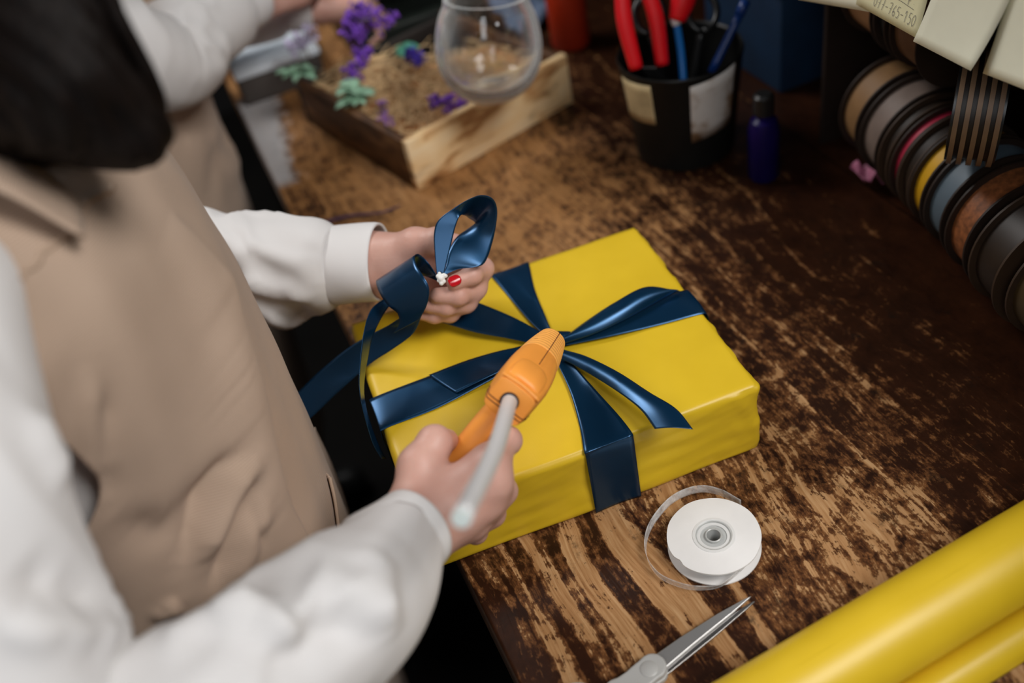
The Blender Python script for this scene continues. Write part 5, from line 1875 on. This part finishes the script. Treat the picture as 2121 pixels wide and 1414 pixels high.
def simple_hand(wr, el, palm_n, curl, reach=1.0):
    """relaxed hand that continues the forearm; palm_n points out of the palm"""
    d = wr - el; d /= np.linalg.norm(d)
    pn = palm_n - d * (palm_n @ d); pn /= np.linalg.norm(pn); s = np.cross(d, pn)
    ms, fs = [], []
    for i in range(4):
        m_ = wr + d * (.088 - .006 * abs(i - 1)) + s * (.030 - .020 * i)
        ms.append(m_)
        a = curl; q = m_; J = []
        for L in (.042, .026, .022):
            q = q + (d * math.cos(a) + pn * math.sin(a)) * L * (1, 1.08, 1, .8)[i]
            J.append(q); a += curl
        fs.append(J)
    th = [wr + d * .02 + s * .022 + pn * .008, wr + d * .055 + s * .042 + pn * .018, wr + d * .085 + s * .040 + pn * .032, wr + d * .108 + s * .032 + pn * .040]
    return hand_prims(wr, el, ms, fs, th, -pn, .12)


hands = []
for wr, el, pn, cu in ((pj['wrR'], pj['elR'], np.array([.1, .6, -.5]), .35), (pj['wrL'], pj['elL'], np.array([.0, -.3, -1.0]), .85)):
    hp_ = simple_hand(wr, el, pn, cu)
    lo, hi = bbox(hp_, .006)
    V, F = surf_nets(lambda P: field(hp_, P), lo, hi, .0028)
    d = wr - el; d /= np.linalg.norm(d)
    hands.append(((V, F), wr - d * .09, d))
bp2 = body_prims(pj)
lo, hi = bbox(bp2, .01); lo[2] = FLOOR - .004
V, F = surf_nets(lambda P: np.maximum(field(bp2, P), FLOOR + .001 - P[:, 2]), lo, hi, .0095)
b2 = bmobj('body', trim_and_join((V, F), hands), SKIN, m2)
md = b2.modifiers.new('relax', 'SMOOTH'); md.factor = .5; md.iterations = 2

dy = PY - WC
g = torso_rings([(z, fx, a, b) for z, fx, a, b in [(q[0], q[1] + PX, q[2], q[3]) for q in rows]], -.004, 80, 0, 2 * PI * 79 / 80, PY)
gn = np.stack([crs(g[:, j, :], 60) for j in range(80)], 1)
sv, sf = gn.reshape(-1, 3), grid_faces(60, 80, True)
allV, allF = [sv], [np.array(sf)]
aR2 = pj['wrR'] - pj['elR']; aR2 /= np.linalg.norm(aR2)
aL2 = pj['wrL'] - pj['elL']; aL2 /= np.linalg.norm(aL2)
V, F, _, _ = sleeve('s', [(SX + .045, PY - .11, .41), pj['shR'], pj['shR'] * .5 + pj['elR'] * .5 + np.array([-.02, -.01, 0]), pj['elR'] + np.array([-.012, -.006, .02]), pj['elR'] + aR2 * .03 + np.array([0, 0, -.012]), pj['elR'] * .6 + pj['wrR'] * .4, pj['wrR'] - aR2 * .045, pj['wrR'] - aR2 * .03],
                    [.07, .066, .058, .056, .055, .052, .044, .034], SHIRT, None, 110, 56, [(.5, .12, .004, 30, 1, .4), (.8, .1, .003, 40, 2, 1)], 31, .003)
add_sleeve(V, F)
V, F, _, _ = sleeve('s', [(SX + .045, PY + .11, .41), pj['shL'], pj['shL'] * .5 + pj['elL'] * .5, pj['elL'] + np.array([-.01, .006, .01]), pj['elL'] * .5 + pj['wrL'] * .5, pj['wrL'] - aL2 * .045, pj['wrL'] - aL2 * .03],
                    [.07, .064, .056, .054, .048, .040, .032], SHIRT, None, 100, 50, [(.6, .12, .003, 30, 1, .4)], 33, .002)
add_sleeve(V, F)
s2 = mesh('shirt', np.vstack(allV), np.vstack(allF), SHIRT, m2); solidify(s2, .0014, 0)
cuff('cuff', pj['wrR'] + aR2 * .004, aR2, .050, .036, m2, .9, np.array([0, 0, 1.0]))
cuff('cuff', pj['wrL'] + aL2 * .004, aL2, .050, .034, m2, .9, np.array([0, 0, 1.0]))
TAUPE = TWILL
g = torso_rings([(z, fx + PX + .006, a + .002, b) for z, fx, a, b in arow], .004, 90, -1.5, 1.5, PY)
gn = np.stack([crs(g[:, j, :], 120) for j in range(90)], 1)
av2, af2 = gn.reshape(-1, 3), grid_faces(120, 90)
an2 = vert_normals(av2, af2)
if an2[:, 0].mean() < 0: an2 = -an2
av2 = creases(av2, an2, [([pd(505, 150, 1.24), pd(490, 250, 1.27), pd(460, 330, 1.29), pd(440, 400, 1.32)], -.008, .012), ([pd(520, 180, 1.26), pd(510, 280, 1.30), pd(480, 380, 1.34)], .006, .012), ([pd(350, 300, 1.24), pd(400, 270, 1.24), pd(460, 250, 1.26)], -.006, .014)])
av2 = av2 + an2 * (.003 * vnoise(av2 * np.array([30, 30, 18]), 41))[:, None]
ap2 = mesh('apron', av2, af2, TAUPE, m2); solidify(ap2, .0012, 1)
trp = []
for sg in (1, -1):
    h_ = pj['hip'] + pj['side'] * .085 * sg; kn = np.array([-.185 + PX, PY - .095 * sg, FLOOR + .47]); an_ = np.array([-.225 + PX, PY - .10 * sg, FLOOR + .10])
    trp += [('c', h_ + np.array([0, 0, -.06]), kn, .092, .066, .05), ('c', kn, an_, .065, .052, .03)]
trp += [('e', pj['hip'] + np.array([0, 0, -.02]), (.112, .160, .10), .05)]
lo, hi = bbox(trp, .01)
V, F = surf_nets(lambda P: field(trp, P), lo, hi, .012)
mesh('trousers', V, F, TROUSER, m2)
for sg in (1, -1):
    a_ = np.array([-.225 + PX, PY - .10 * sg, FLOOR + .040])
    sp_ = [('c', a_ + np.array([-.02, 0, 0]), a_ + np.array([.13, 0, -.006]), .039, .033, .03), ('c', a_ + np.array([0, 0, .05]), a_, .040, .042, .03)]
    V, F = surf_nets(lambda P: np.maximum(field(sp_, P), FLOOR + .0005 - P[:, 2]), a_ - [.09, .06, .045], a_ + [.2, .06, .12], .006)
    mesh('shoe', V, F, SHOE, m2)
hb2 = [('e', pj['head'] + hu2 * .026 - hf2 * .020, (.106, .090, .100), .02, np.stack([hf2, np.cross(hf2, hu2), hu2], 1)), ('c', pj['head'] - hf2 * .07, pj['head'] - hf2 * .10 - np.array([0, 0, .12]), .06, .03, .03)]
lo, hi = bbox(hb2, .008)
V, F = surf_nets(lambda P: field(hb2, P), lo, hi, .006)
mesh('hair', V, F, HAIR, m2)
